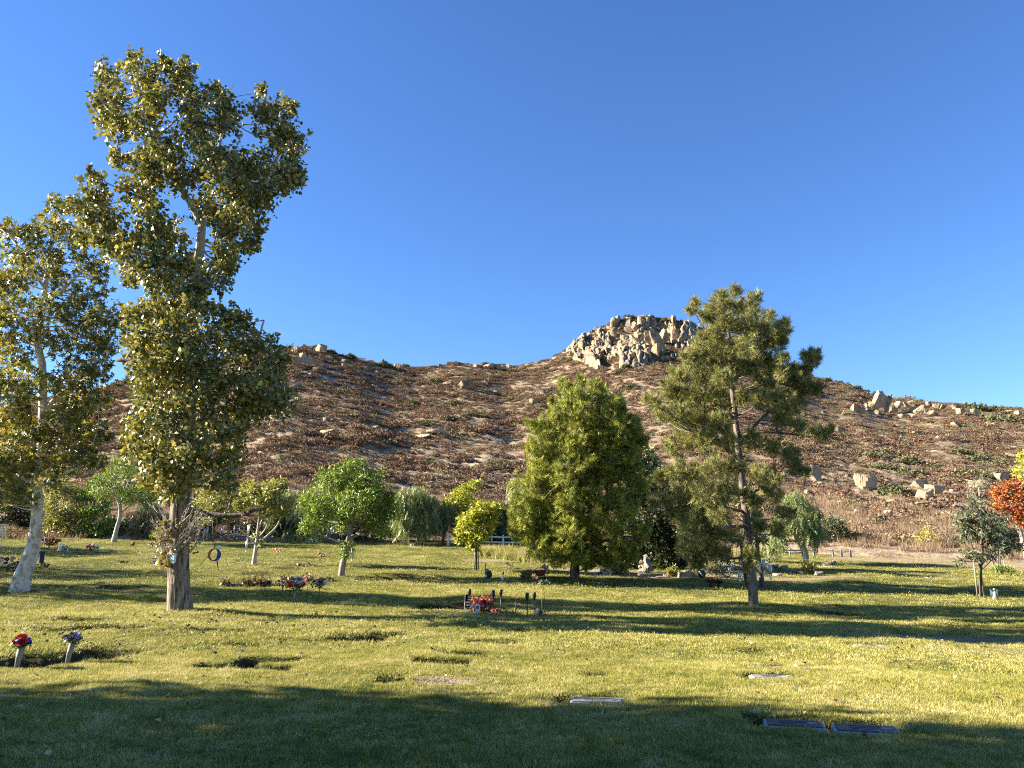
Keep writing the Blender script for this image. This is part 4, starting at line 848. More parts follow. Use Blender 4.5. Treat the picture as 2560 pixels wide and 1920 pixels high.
tree('small_tree', 'small tree with bent bare lower branches and thin yellow-green top', (634,1411), [(634,1411,6.5),(638,1385,5),(641,1362,4.8),(644,1330,3.2),(648,1295,2.5),(650,1268,1.8)], [[(641,1364,2.6),(625,1345,2.2),(608,1330,1.8),(598,1322,1)],[(643,1362,3.2),(662,1345,2.6),(690,1318,2),(704,1288,1)],[(644,1345,2),(662,1325,1.6),(672,1300,.8)],[(645,1325,2),(655,1300,1.4)]], [(645,1245,26),(680,1228,30),(612,1255,22),(702,1262,28),(665,1275,18),(628,1222,20),(700,1215,18),(650,1358,7),(635,1340,6)], 'oval', 3000, .15, 'olive', 'bark_pale', .8, seed=19)
tree('pepper_tree', 'pale weeping pepper tree half behind the bushy green tree', (792,1352), [(792,1352,4),(790,1300,3.5),(792,1260,2)], [], [(765,1270,30),(795,1240,30),(775,1310,30),(805,1300,28),(760,1330,20),(790,1335,24),(985,1290,18)], 'frond', 2000, .62, 'paleleaf', 'bark_grey', .8, hang=.8, seed=20)
tree('ash_tree', 'bushy bright green tree with dark curved trunk hung with chimes', (852,1440), [(852,1440,8.5),(856,1415,7.5),(862,1388,7),(868,1360,6.5),(874,1345,6)], [[(868,1355,5),(874,1325,4.5),(862,1295,4),(845,1268,3),(825,1235,1.5)],[(872,1347,5),(898,1332,4.5),(918,1300,3.8),(928,1262,3),(925,1220,1.5)],[(876,1330,3.5),(885,1280,3),(885,1215,1.5)],[(905,1325,3),(935,1305,2),(955,1280,1)]],
 [(785,1250,36),(825,1212,42),(875,1190,38),(925,1200,38),(955,1235,30),(960,1285,32),(900,1248,44),(850,1262,40),(795,1295,32),(870,1298,26),(932,1302,32),(770,1322,20),(955,1330,18),(848,1325,12),(868,1372,15),(858,1392,9),(890,1165,22),(940,1262,30)], 'lance', 12500, .185, 'green', 'bark_grey', .9, copies=2, seed=21, clump=.42, shoots=2)
tree('pepper_tree', 'round grey-green weeping pepper tree with a pale forked trunk', (1047,1363), [(1047,1363,7),(1046,1338,6),(1044,1315,5),(1048,1270,3)], [[(1046,1330,4),(1062,1310,3),(1070,1280,1.5)],[(1044,1325,4),(1030,1300,3),(1020,1270,1.5)]], [(1005,1258,30),(1045,1225,30),(1072,1255,28),(995,1300,26),(1040,1285,36),(1082,1295,20),(1018,1318,18),(1060,1320,16),(1010,1230,20)], 'frond', 3000, .6, 'pepper', 'bark_grey', .85, hang=.85, seed=22)
tree('pepper_tree', 'slim sparse pepper tree before the dry grass', (1107,1363), [(1107,1363,3.5),(1109,1340,3),(1114,1310,2)], [[(1109,1335,2),(1122,1312,1)]], [(1110,1285,22),(1125,1262,22),(1098,1310,16),(1126,1300,16)], 'frond', 800, .5, 'pepper', 'bark_dark', .8, hang=.7, seed=23)
tree('ginkgo_tree', 'yellow-green tree behind the young staked tree', (1160,1363), [(1160,1363,3),(1158,1320,2.5),(1160,1270,1.5)], [], [(1150,1240,28),(1178,1222,24),(1128,1268,24),(1168,1272,28),(1190,1212,14),(1145,1300,18)], 'oval', 3300, .165, 'yellowgreen', 'bark_grey', .8, seed=24)
tree('pepper_tree', 'dark shadowy pepper trees thicket behind the white fence', (1245,1363), [(1245,1363,4),(1244,1320,3)], [], [(1225,1285,28),(1262,1275,28),(1240,1310,28),(1285,1310,26),(1270,1335,22),(1210,1325,18),(1240,1340,18)], 'frond', 2300, .6, 'pepper_dark', 'bark_dark', .8, hang=.8, seed=25)
tree('willow_tree', 'pale green weeping tree left of the dense green pine', (1300,1362), [(1300,1362,3),(1298,1300,2.5),(1295,1230,1.5)], [], [(1292,1205,20),(1285,1232,20),(1305,1225,18),(1278,1260,18),(1290,1275,18),(1268,1290,14)], 'frond', 1200, .5, 'paleleaf', 'bark_grey', .7, hang=.85, seed=26)
young = tree('young_tree', 'young yellow-green tree tied between two stakes on the lawn', (1191,1426), [(1191,1426,2.2),(1191,1390,2),(1192,1350,2),(1195,1290,1.2)], [[(1193,1335,1.2),(1215,1310,.8)],[(1192,1340,1.2),(1172,1320,.8)]], [(1202,1275,28),(1172,1305,26),(1155,1335,18),(1222,1298,26),(1196,1345,22),(1185,1365,16),(1232,1270,18),(1145,1345,12),(1215,1330,18)], 'oval', 3200, .17, 'yellowgreen', 'bark_dark', .9, seed=27)
def stakes(t, g, k, offs, h):
    for dx, dy in offs: MB().tube([(dx, dy, -.08), (dx * .82, dy * .8, h)], .024, 7).build('stake', M['wood'], t)
    MB().tube([(offs[0][0], offs[0][1], h * .85), (offs[-1][0], offs[-1][1], h * .85)], .012, 5).build('tie', M['bark_dark'], t)
M['wood'] = PM('weathered_wood', (.26, .20, .145), .85, .3, 8, .4, 40, .01, stretch=(1, 1, .15))
stakes(young, None, None, [(-.085, -.03), (.085, .03)], .95)
tree('ash_tree', 'tree with pale trunk rising behind the ornamental grass bank', (1367,1429), [(1367,1429,5.5),(1363,1405,4.5),(1356,1380,4),(1350,1340,3.5),(1348,1290,2)], [], [(1345,1330,24),(1365,1310,22),(1330,1350,18)], 'oval', 900, .15, 'green', 'bark_pale', .8, seed=28)
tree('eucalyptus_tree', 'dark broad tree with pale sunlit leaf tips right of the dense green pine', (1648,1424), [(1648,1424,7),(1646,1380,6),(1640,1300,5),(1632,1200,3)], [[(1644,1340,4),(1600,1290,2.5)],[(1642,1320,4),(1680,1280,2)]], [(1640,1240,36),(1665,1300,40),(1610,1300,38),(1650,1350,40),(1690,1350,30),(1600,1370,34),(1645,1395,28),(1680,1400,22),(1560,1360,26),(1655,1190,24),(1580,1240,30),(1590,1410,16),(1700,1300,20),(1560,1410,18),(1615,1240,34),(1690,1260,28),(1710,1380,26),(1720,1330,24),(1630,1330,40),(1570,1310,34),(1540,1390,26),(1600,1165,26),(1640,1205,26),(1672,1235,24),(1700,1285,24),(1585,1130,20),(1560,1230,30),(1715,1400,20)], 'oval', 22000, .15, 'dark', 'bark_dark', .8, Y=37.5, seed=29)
tree('poplar_tree', 'slim pale-leaved poplar top showing at the right shoulder of the dense pine', (1630,1424), [(1630,1424,2.4),(1632,1330,2.2),(1628,1220,1.6),(1622,1120,.8)], [], [(1622,1130,14),(1618,1160,20),(1635,1175,20),(1612,1195,18),(1630,1205,18),(1625,1150,16)], 'heart', 1300, .15, 'paleleaf', 'bark_dark', .7, Y=38.5, seed=30)
tree('young_poplar', 'dark twin-stemmed young tree just behind the sparse pine trunk', (1906,1467), [(1906,1467,6.5),(1902,1430,5.5),(1896,1390,4.5),(1890,1330,3.5),(1885,1270,2)], [[(1868,1462,5,0),(1862,1430,4.5,0),(1856,1390,3.5,0),(1850,1340,2.5,0)]], [(1890,1290,18),(1880,1330,16),(1900,1345,16),(1856,1350,14)], 'lance', 900, .18, 'olive', 'bark_dark', .8, seed=31)
tree('pepper_tree', 'old pepper tree with twisted pale trunk beside the rock garden', (2017,1407), [(2017,1407,8),(2010,1375,7.5),(1998,1350,7.5),(1982,1330,7),(1970,1312,5)], [[(1992,1340,5),(1994,1315,4),(2006,1290,2)],[(1980,1328,5),(1960,1300,3),(1945,1280,1.5)],[(2002,1355,4),(2018,1330,3),(2030,1300,1.5)]], [(1990,1300,26),(1962,1275,26),(2000,1262,28),(2030,1285,24),(2045,1320,18),(1945,1315,24),(1935,1345,24),(1925,1370,16),(2025,1330,18),(1985,1240,20),(2040,1345,12)], 'frond', 2200, .55, 'pepper', 'bark_pale', .85, hang=.7, seed=32)
tree('dark_bush', 'dark rounded bush behind the post-and-chain fence', (2085,1376), [(2085,1376,3),(2085,1350,2)], [], [(2060,1335,26),(2090,1322,26),(2105,1348,24),(2055,1362,18),(2085,1358,22),(2075,1305,16)], 'oval', 4200, .14, 'pepper_dark', 'bark_dark', .9, seed=33, cat='shrub')
tree('small_shrub', 'light green shrub against the pale pepper trunk foot', (2025,1436), [(2025,1436,1.2),(2025,1425,1)], [], [(2018,1420,11),(2030,1418,11),(2024,1428,11),(2026,1406,7)], 'lance', 900, .14, 'olive', 'bark_dark', .8, up=.6, seed=34, cat='shrub')
tree('small_sapling', 'spindly yellow-leaved sapling at the edge of the dirt', (2311,1386), [(2311,1386,1.5),(2314,1365,1.3),(2320,1345,1)], [[(2318,1352,.8),(2335,1340,.5)],[(2317,1352,.8),(2300,1338,.5)]], [(2315,1335,15),(2300,1345,12),(2332,1345,14),(2322,1322,10),(2345,1352,8)], 'oval', 420, .12, 'yellow', 'bark_grey', .8, seed=35)
st = tree('young_tree', 'young dark narrow-leaved tree strapped to stakes at the right of the lawn', (2452,1494), [(2452,1494,3.5),(2451,1460,3.3),(2452,1420,3.3),(2456,1370,2.8),(2455,1310,1.8)], [[(2452,1420,2),(2435,1380,1.6),(2420,1330,1)],[(2453,1415,2),(2478,1375,1.6),(2495,1340,1)],[(2452,1425,1.8),(2480,1400,1.3),(2510,1375,.8)]], [(2408,1278,20),(2440,1266,26),(2470,1295,30),(2430,1315,30),(2460,1345,32),(2408,1335,22),(2420,1380,18),(2398,1400,10),(2492,1325,26),(2500,1365,24),(2525,1358,16),(2475,1385,20),(2440,1385,18),(2405,1302,18)], 'lance', 1900, .20, 'lance_dark', 'bark_dark', .9, seed=36, hang=.3, clump=.3)
stakes(st, None, None, [(-.14, -.05), (.16, .05)], 1.25)
t2 = tree('young_tree', 'staked tree with leafy base suckers beyond the dark narrow-leaved one', (2500,1434), [(2500,1434,3),(2498,1400,3),(2500,1360,2.5),(2505,1310,1.5)], [], [(2510,1345,24),(2485,1325,20),(2530,1335,20),(2508,1300,20),(2540,1365,14)], 'lance', 1800, .2, 'lance_dark', 'bark_grey', .9, seed=37, hang=.3)
stakes(t2, None, None, [(-.32, 0), (.34, .1)], 1.3)
tree('small_shrub', 'low green shrub wrapped round the foot of the staked tree', (2505,1436), [(2505,1436,1),(2505,1428,1)], [], [(2490,1425,9),(2508,1423,10),(2524,1427,9)], 'lance', 600, .13, 'green', 'bark_dark', .8, up=.5, seed=38, cat='shrub')
tree('red_tree', 'tree in orange-red autumn leaf at the hill foot', (2562,1362), [(2562,1362,5),(2552,1335,4.5),(2540,1308,4),(2530,1285,3)], [[(2545,1315,3),(2530,1270,2.5),(2532,1228,1.2)]], [(2497,1232,22),(2528,1218,26),(2552,1250,32),(2512,1262,24),(2550,1295,24),(2575,1240,30),(2535,1285,18),(2580,1290,24)], 'oval', 5200, .17, 'red', 'bark_pale', .85, Y=47.0, seed=39)
tree('ginkgo_tree', 'bright yellow-green tree cut by the right edge of the view behind the red one', (2580,1362), [(2580,1362,4),(2578,1270,3),(2572,1190,2)], [], [(2548,1172,18),(2562,1200,22),(2575,1150,26),(2590,1200,28),(2545,1200,12)], 'oval', 2600, .17, 'yellowgreen', 'bark_grey', .8, Y=50.0, seed=40)
tree('grey_snag', 'grey half-bare small tree in front of the hill boulders', (2452,1362), [(2452,1362,2.5),(2452,1300,2.5),(2450,1250,2.2),(2447,1214,1.2)], [[(2451,1260,1.6),(2432,1225,.9)],[(2450,1250,1.6),(2470,1215,.9)]], [(2432,1212,16),(2462,1206,16),(2447,1195,12),(2425,1240,10),(2478,1225,10)], 'lance', 500, .16, 'greygreen', 'bark_grey', .8, Y=52.0, seed=41)
tree('dry_shrub', 'thin leafless-looking grey shrub left of the dark narrow-leaved tree', (2372,1384), [(2372,1384,1.2),(2370,1350,1)], [[(2371,1370,.9),(2350,1320,.5)],[(2372,1370,.9),(2395,1300,.5)],[(2371,1370,.9),(2375,1290,.5)]], [(2360,1330,18),(2385,1310,20),(2375,1350,18),(2395,1285,14)], 'lance', 420, .14, 'greygreen', 'bark_grey', .8, seed=42, cat='shrub')
# rock-garden shrubs
for px_, py_, w_, pal_, lab in ((1552,1437,20,'olive','leafy olive shrub behind the carved stone bench'),(1530,1432,14,'pepper','grey-green shrub leaning over the carved stone bench'),(1682,1441,14,'olive','brown-green dry shrub between the round stone and the stone planter'),(1790,1442,22,'yellow','dry straw-coloured shaggy grass clump by the red crossed poles'),(1515,1420,16,'pepper_dark','dark shrub in the shade of the dense pine')):
    tree('small_shrub', lab, (px_, py_), [(px_, py_, 1), (px_, py_ - 6, 1)], [], [(px_ - w_ * .5, py_ - w_ * .6, w_ * .6), (px_ + w_ * .5, py_ - w_ * .6, w_ * .6), (px_, py_ - w_ * 1.1, w_ * .6)], 'lance', 800, .16, pal_ if pal_ != 'yellow' else 'greygreen', 'bark_dark', .8, up=.8, seed=43 + px_, cat='shrub')
# ---- trees standing left of the view; they cast the shade over the near lawn
def off_tree(label, x_, y_, h_, rad_, n_, pal_, seed, lowf=.15):
    g = (x_, y_, float(G0(x_, y_))); r = np.random.default_rng(seed); root = thing('shade_tree', label, 'tree', g)
    MB().tube([(0, 0, -.1), (.1, 0, h_ * .3), (0, .1, h_ * .7)], [.26, .2, .08], 10).build('trunk', M['bark_grey'], root)
    d = unit(r.normal(size=(n_, 3))) * (r.uniform(.45, 1, (n_, 1)) ** .7) ; d *= 1 + .18 * np.sin(d[:, :1] * 6 + seed) * np.cos(d[:, 1:2] * 7)
    P_ = d * np.array([rad_, rad_, h_ * (1 - lowf) / 2]) + np.array([0, 0, h_ * (1 + lowf) / 2])
    V, Fc, C = place_leaves(P_, r.normal(size=(n_, 3)) + [0, 0, -.5], .30 * np.exp(r.normal(0, .2, n_)), 'oval', PAL[pal_], r)
    arr_obj('crown', V, Fc, M['leaf'], root, cols=C)
off_tree('broad dense evergreen shading the near lawn, lower one nearer the path', -15.0, 5.9, 9.8, 4.3, 24000, 'green', 61)
off_tree('round dense evergreen beside the near lawn, between its lower and taller neighbours', -18.5, 1.6, 12.0, 4.8, 24000, 'green', 62)
off_tree('tall open tree left of the sycamore, its crown streaking the lawn with shade', -26.5, 24.2, 9.0, 2.4, 2600, 'olive', 63, .45)
off_tree('thin tall tree beyond the sycamore, its shade crossing the far lawn', -33.0, 30.0, 9.0, 2.4, 2400, 'olive', 64, .4)
off_tree('spreading tree far beyond the sycamore at the lawn edge', -38.0, 40.0, 8.0, 3.0, 3000, 'green', 65, .35)

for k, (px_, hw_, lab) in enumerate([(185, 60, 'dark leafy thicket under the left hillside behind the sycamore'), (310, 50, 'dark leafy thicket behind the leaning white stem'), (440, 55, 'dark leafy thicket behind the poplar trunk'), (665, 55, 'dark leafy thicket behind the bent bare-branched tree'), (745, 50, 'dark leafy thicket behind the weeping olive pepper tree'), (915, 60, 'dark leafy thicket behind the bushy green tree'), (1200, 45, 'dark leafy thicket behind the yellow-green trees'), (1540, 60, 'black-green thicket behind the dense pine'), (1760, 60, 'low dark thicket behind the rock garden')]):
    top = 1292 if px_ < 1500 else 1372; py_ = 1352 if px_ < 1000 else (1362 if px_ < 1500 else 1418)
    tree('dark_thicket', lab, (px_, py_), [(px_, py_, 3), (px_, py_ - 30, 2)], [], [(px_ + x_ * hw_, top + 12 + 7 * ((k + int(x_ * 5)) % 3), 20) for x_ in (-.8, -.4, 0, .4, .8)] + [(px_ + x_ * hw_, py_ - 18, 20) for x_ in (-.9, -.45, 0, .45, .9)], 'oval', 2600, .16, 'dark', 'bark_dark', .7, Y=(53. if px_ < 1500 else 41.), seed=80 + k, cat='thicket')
# ------------------------------------------------------------------ small things
def SM(name, col, rough=.6, **k): 
    if name not in M: M[name] = PM(name, col, rough, k.pop('var', .15), k.pop('scale', 12), k.pop('bst', 0), **k)
    return M[name]
SM('conc', (.42, .38, .32), .9, var=.25, bst=.4); SM('bronze', (.075, .072, .075), .5, var=.35, scale=25, bst=.5, metal=.35); SM('greystone', (.22, .21, .20), .7, var=.3, scale=30, bst=.4)
SM('black', (.018, .018, .020), .45); SM('metal', (.62, .62, .60), .35, metal=.6); SM('white', (.78, .76, .72), .6); SM('vase', (.17, .16, .14), .55, var=.25, bst=.2); SM('steel', (.20, .20, .20), .5, metal=.3)
SM('red', (.55, .020, .022), .6); SM('blue', (.025, .07, .50), .6); SM('navy', (.02, .03, .09), .6); SM('purple', (.16, .10, .36), .6); SM('lilac', (.52, .46, .66), .6); SM('orange', (.68, .22, .06), .6); SM('yellow', (.70, .48, .06), .6); SM('pink', (.68, .24, .34), .6); SM('magenta', (.52, .06, .44), .6); SM('green', (.06, .12, .03), .7); SM('cyan', (.38, .62, .66), .4); SM('rust', (.26, .115, .070), .75); SM('brownred', (.22, .045, .035), .8); SM('tan', (.50, .38, .22), .8); SM('fencewhite', (.66, .62, .54), .75, var=.12, bst=.2); SM('darkwood', (.12, .10, .085), .85, var=.3); SM('paleblue', (.50, .66, .74), .5)
SM('peach', (.66, .36, .24), .7); SM('wire', (.05, .05, .055), .6)

def bloom_mesh(name, mat, seed, core=None):
    r = random.Random(seed); b = MB()
    for ring, (nn, el, ln) in enumerate([(9, .15, 1.0), (7, .75, .8), (4, 1.2, .6)]):
        for k in range(nn):
            a = 2 * math.pi * (k + r.random() * .5) / nn; e = el + r.uniform(-.15, .15); l = ln * r.uniform(.85, 1.15); w_ = .30
            d = np.array([math.cos(a) * math.cos(e), math.sin(a) * math.cos(e), math.sin(e)]); s_ = np.array([-math.sin(a), math.cos(a), 0])
            b.add([d * .12, d * l * .65 + s_ * w_, d * l + np.array([0, 0, .12 * r.uniform(-1, 1)]), d * l * .65 - s_ * w_], [(0, 1, 2, 3)])
    return b.mesh(name, mat)
BL = {c: bloom_mesh('bloom_' + c, M[c], i) for i, c in enumerate(['red', 'blue', 'purple', 'lilac', 'white', 'orange', 'yellow', 'pink', 'magenta', 'navy', 'brownred', 'peach', 'cyan'])}
def blooms(t, specs, rad_):
    """flower heads: (x, z, colour) in multiples of rad_, in the bouquet's own space"""
    for i, (x_, y_, z_, c) in enumerate(specs):
        o = bpy.data.objects.new('flower', BL[c]); COL.objects.link(o); o.parent = t; o.location = (x_, y_, z_); s_ = rad_ * random.uniform(.8, 1.2); o.scale = (s_, s_, s_)
        o.rotation_euler = (random.uniform(-1.3, .2), random.uniform(-.7, .7), random.uniform(0, 6.28))
def bouquet(name, label, px_, py_, vase_h, vase_r, cols, spread, rad_, n_, group=None, lean=0., vm='vase', cat='flowers', flat=.75):
    g = gp(px_, py_); g[2] = float(G(g[0], g[1])); t = thing(name, label, cat, g, group)
    if vase_h > 0:
        MB().tube([(0, 0, -.08), (lean * .3, 0, vase_h * .4), (lean, 0, vase_h)], [vase_r * .62, vase_r * .8, vase_r], 14).build('vase' if vase_r > .02 else 'stem', M[vm], t)
    sp = []; b = MB()
    for k in range(n_):
        a = random.uniform(0, 6.28); q = math.sqrt(random.random()) * spread; el = random.uniform(-.2, 1)
        x_, y_, z_ = lean + math.cos(a) * q, math.sin(a) * q * .8, vase_h + spread * flat * (.75 + el * .8) * (1 - .45 * (q / spread) ** 2)
        c = cols[k % len(cols)]; sp.append((x_, y_, z_, c)); b.tube([(lean, 0, max(0, vase_h - .03)), (x_, y_, z_)], .004, 4, 0, False)
    b.build('stems', M['green'], t); blooms(t, sp, rad_)
    r = np.random.default_rng(int(px_)); nl = n_ * 3
    V, Fc, C = place_leaves(np.column_stack([lean + r.normal(0, spread * .55, nl), r.normal(0, spread * .5, nl), vase_h + np.abs(r.normal(spread * .35, spread * .3, nl))]), r.normal(size=(nl, 3)) + [0, 0, .3], np.full(nl, rad_ * 1.3), 'oval', [((.06, .10, .03), 2), ((.10, .15, .04), 1)], r)
    arr_obj('foliage', V, Fc, M['leaf'], t, cols=C); return t

# --- grave markers
for i, (p, w_, l_, yw, lab) in enumerate(MARK):
    z0 = float(G0(p[0], p[1])) - (.030 if i != 6 else .09); t = thing('grave_marker', lab, 'grave marker', (p[0], p[1], z0), None, yw)
    MB().box((0, 0, -.03), (w_, l_, .09), 0, 0, .985).build('concrete_border', M['conc'], t)
    pl = MB().box((0, 0, .021), (w_ * .90, l_ * .80, .016), 0, 0, .99).build('plaque', M['bronze'] if i in (1, 2) else M['greystone'], t)
    b = MB()
    for q in range(3): b.box((-.02 * q, l_ * (.18 - .17 * q), .0305), (w_ * (.5 - .1 * q), l_ * .055, .004))
    b.build('raised_border', M['bronze'], pl) ; MB().tube([(w_ * .30, 0, .027), (w_ * .30, 0, .034)], l_ * .14, 12).build('vase_ring', M['steel'], pl)

# --- near vases
v = bouquet('flower_vase', 'grey stone vase of red and royal blue artificial flowers on the near lawn', 42, 1667, .25, .045, ['blue', 'red', 'blue', 'navy', 'red'], .10, .048, 24, None, .03)
v.location.z = float(G0(v.location.x, v.location.y))
for k in range(9): 
    a = random.uniform(0, 6.28); o = bpy.data.objects.new('flower', BL['red']); COL.objects.link(o); o.parent = v; o.location = (.06 + .05 * math.cos(a), -.08, .355 + .045 * math.sin(a)); o.scale = (.040,) * 3; o.rotation_euler = (-1.2, 0, a)
MB().add([(-.01, .02, .46), (.03, .01, .465), (.075, .02, .495), (.02, .0, .485)], [(0, 1, 2, 3), (3, 2, 1, 0)]).build('ribbon', M['white'], v)
v = bouquet('flower_vase', 'grey stone vase of purple and lilac artificial flowers on the near lawn', 168, 1653, .235, .042, ['purple', 'lilac', 'purple', 'white', 'purple', 'navy'], .13, .042, 26, None, .05)
v.location.z = float(G0(v.location.x, v.location.y))

# --- flower groups on the left lawn
bouquet('flower_bed', 'mixed magenta, white and yellow flower heap beside the sycamore foot', 20, 1428, 0, 0, ['magenta', 'white', 'peach', 'navy', 'lilac'], .42, .085, 26, None, cat='flowers', flat=.9)
bouquet('flower_bed', 'yellow and orange sunflowers tucked against the sycamore foot', 52, 1424, .12, .03, ['yellow', 'yellow', 'orange', 'peach'], .22, .09, 12, None)
bouquet('flower_spray', 'small red and orange flower spray right of the sycamore base', 106, 1421, 0, 0, ['red', 'orange', 'brownred', 'white'], .20, .08, 9)
bouquet('flower_spray', 'tall scarlet flower spray on a grave right of the sycamore trunk', 122, 1374, .18, .04, ['red', 'red', 'orange', 'brownred'], .36, .10, 20)
bouquet('flower_spray', 'orange lily spray on a thin stem behind the scarlet flowers', 143, 1371, .32, .02, ['orange', 'peach', 'orange'], .16, .085, 8)
bouquet('flower_spray', 'peach flowers behind the sycamore trunk', 106, 1362, .22, .03, ['orange', 'peach'], .16, .08, 8)
bouquet('flower_vase', 'white flower vase between two tiny white figures', 160, 1376, .08, .04, ['white', 'lilac', 'white', 'pink'], .20, .06, 12)
bouquet('flower_vase', 'pink, red and white flower vase on the open lawn left of the poplar', 228, 1381, .10, .045, ['pink', 'white', 'red', 'magenta', 'white'], .26, .075, 18)
for px_, py_, lab in ((149, 1377, 'tall white praying figurine beside the white flower vase'), (169, 1377, 'short white figurine at the end of the flower row')):
    g = gp(px_, py_); t = thing('figurine', lab, 'figurine', g); h_ = .34 if px_ < 155 else .16
    MB().lathe((0, 0, -.02), [(h_ * .30, 0), (h_ * .28, h_ * .1), (h_ * .2, h_ * .45), (h_ * .16, h_ * .7), (h_ * .07, h_ * .8)], 12).build('robe', M['white'], t)
    MB().ball((0, 0, h_ * .9), h_ * .12, 0, 2).build('head', M['white'], t); MB().box((0, -h_ * .2, h_ * .58), (h_ * .1, h_ * .12, h_ * .2), 0, 0, .5).build('hands', M['white'], t)
g = gp(243, 1380); t = thing('glass_globe', 'pale blue glass globe on a short stake beside the pink flowers', 'ornament', g); MB().tube([(0, 0, -.05), (0, 0, .16)], .012, 6).build('stake', M['steel'], t); MB().ball((0, 0, .25), .10, 0, 2).build('globe', M['cyan'], t)
bouquet('flower_vase', 'single dark red and white bouquet in a small vase left of the poplar', 387, 1417, .10, .04, ['white', 'brownred', 'white', 'navy', 'brownred'], .17, .06, 14, None, 0, 'vase', flat=1.3)
bouquet('flower_spray', 'orange potted flowers near the yellow-green shrub', 380, 1369, .14, .05, ['orange', 'peach'], .16, .06, 10, None, 0, 'rust')
g = gp(330, 1366); t = thing('flower_pot', 'small red-brown pot low on the lawn near the leaning white stem', 'flower pot', g); MB().lathe((0, 0, -.02), [(.09, 0), (.12, .14), (.13, .15)], 12).build('pot', M['rust'], t); blooms(t, [(0, 0, .20, 'peach'), (.08, 0, .18, 'brownred')], .08)
g = gp(398, 1372); t = thing('cat_figurine', 'black cat silhouette ornament by the poplar suckers', 'ornament', g)
MB().ball((0, 0, .20), .16, 0, 2, (1.3, .5, .7)).tube([(.16, 0, .24), (.26, 0, .40), (.34, 0, .46)], [.04, .03, .015], 6).build('body', M['black'], t); MB().ball((-.22, 0, .30), .085, 0, 2).add([(-.28, 0, .36), (-.24, 0, .44), (-.22, 0, .37)], [(0, 1, 2)]).add([(-.22, 0, .37), (-.18, 0, .44), (-.16, 0, .36)], [(0, 1, 2)]).build('head', M['black'], t)
b = MB()
for x_ in (-.14, .12): b.tube([(x_, 0, -.03), (x_, 0, .16)], .022, 6)
b.build('legs', M['black'], t)
g = gp(104, 1412); t = thing('garden_flag', 'dark navy garden flag on a slim post behind the sycamore trunk', 'flag', g); MB().tube([(0, 0, -.1), (0, 0, 1.15)], .016, 6).build('pole', M['black'], t); MB().box((0, -.03, .30), (.17, .012, .46), .2).build('banner', M['navy'], t)
# --- notice box on the poplar trunk
q = pw(431, 1396, -.50) + pg; t = thing('notice_box', 'small pale grey notice box fixed to the poplar trunk', 'notice box', q - np.array([0, 0, .0])); MB().box((0, 0, 0), (.15, .06, .19), -.35).build('box', M['paleblue'], t); MB().box((0, 0, .103), (.17, .085, .018), -.35).build('lid', M['metal'], t)
MB().tube([(.0, .02, .0), (.02, .2, .0)], .012, 6).build('screw', M['steel'], t)
# --- crescent ornament hanging from the dead branch
hp_ = pw(531, 1287, -.3) + pg; t = thing('moon_ornament', 'hanging crescent hoop, blue on one side and rust on the other, with a white bloom', 'ornament', hp_)
ce = pw(536, 1387, -.3) + pg - hp_; rr_ = 15 * m_px(pY)
def cres(a0, a1, wf): 
    b = MB(); V = []; nn = 22
    for k in range(nn + 1):
        a = a0 + (a1 - a0) * k / nn; w_ = wf(k / nn) * rr_
        for s_ in (0, 1):
            for dep in (-.022, .022): V.append(ce + np.array([math.cos(a) * (rr_ - s_ * w_), dep, math.sin(a) * (rr_ - s_ * w_)]))
    Fs = []
    for k in range(nn):
        o_ = 4 * k; Fs += [(o_, o_ + 4, o_ + 6, o_ + 2), (o_ + 1, o_ + 3, o_ + 7, o_ + 5), (o_, o_ + 1, o_ + 5, o_ + 4), (o_ + 2, o_ + 6, o_ + 7, o_ + 3)]
    return b.add(V, Fs)
cres(R(-100), R(80), lambda u: .10 + .42 * math.sin(math.pi * u)).build('blue_crescent', SM('deepblue', (.02, .045, .26), .5), t); cres(R(80.5), R(259.5), lambda u: .10 + .22 * math.sin(math.pi * u)).build('rust_crescent', M['rust'], t)
MB().tube([(0, 0, 0), ce * .5 + np.array([-.02, 0, 0]), ce + np.array([0, 0, rr_])], .008, 5).build('cord', M['wire'], t)
MB().tube([ce + np.array([.08, 0, -rr_ * .95]), ce + np.array([.10, 0, -rr_ * 1.8]), ce + np.array([.14, 0, -rr_ * 2.5])], [.02, .012, .004], 6).build('tassel', M['darkwood'], t)
MB().tube([ce + np.array([-rr_, 0, -.02]), ce + np.array([-rr_ * 2, 0, -.22]), ce + np.array([-rr_ * 3, 0, -.30])], [.007, .005, .003], 5).build('twig', M['bark_dark'], t)
o = bpy.data.objects.new('flower', BL['white']); COL.objects.link(o); o.parent = t; o.location = ce + np.array([.12, -.03, rr_ * 1.02]); o.scale = (.075,) * 3; o.rotation_euler = (-1.3, 0, 0)
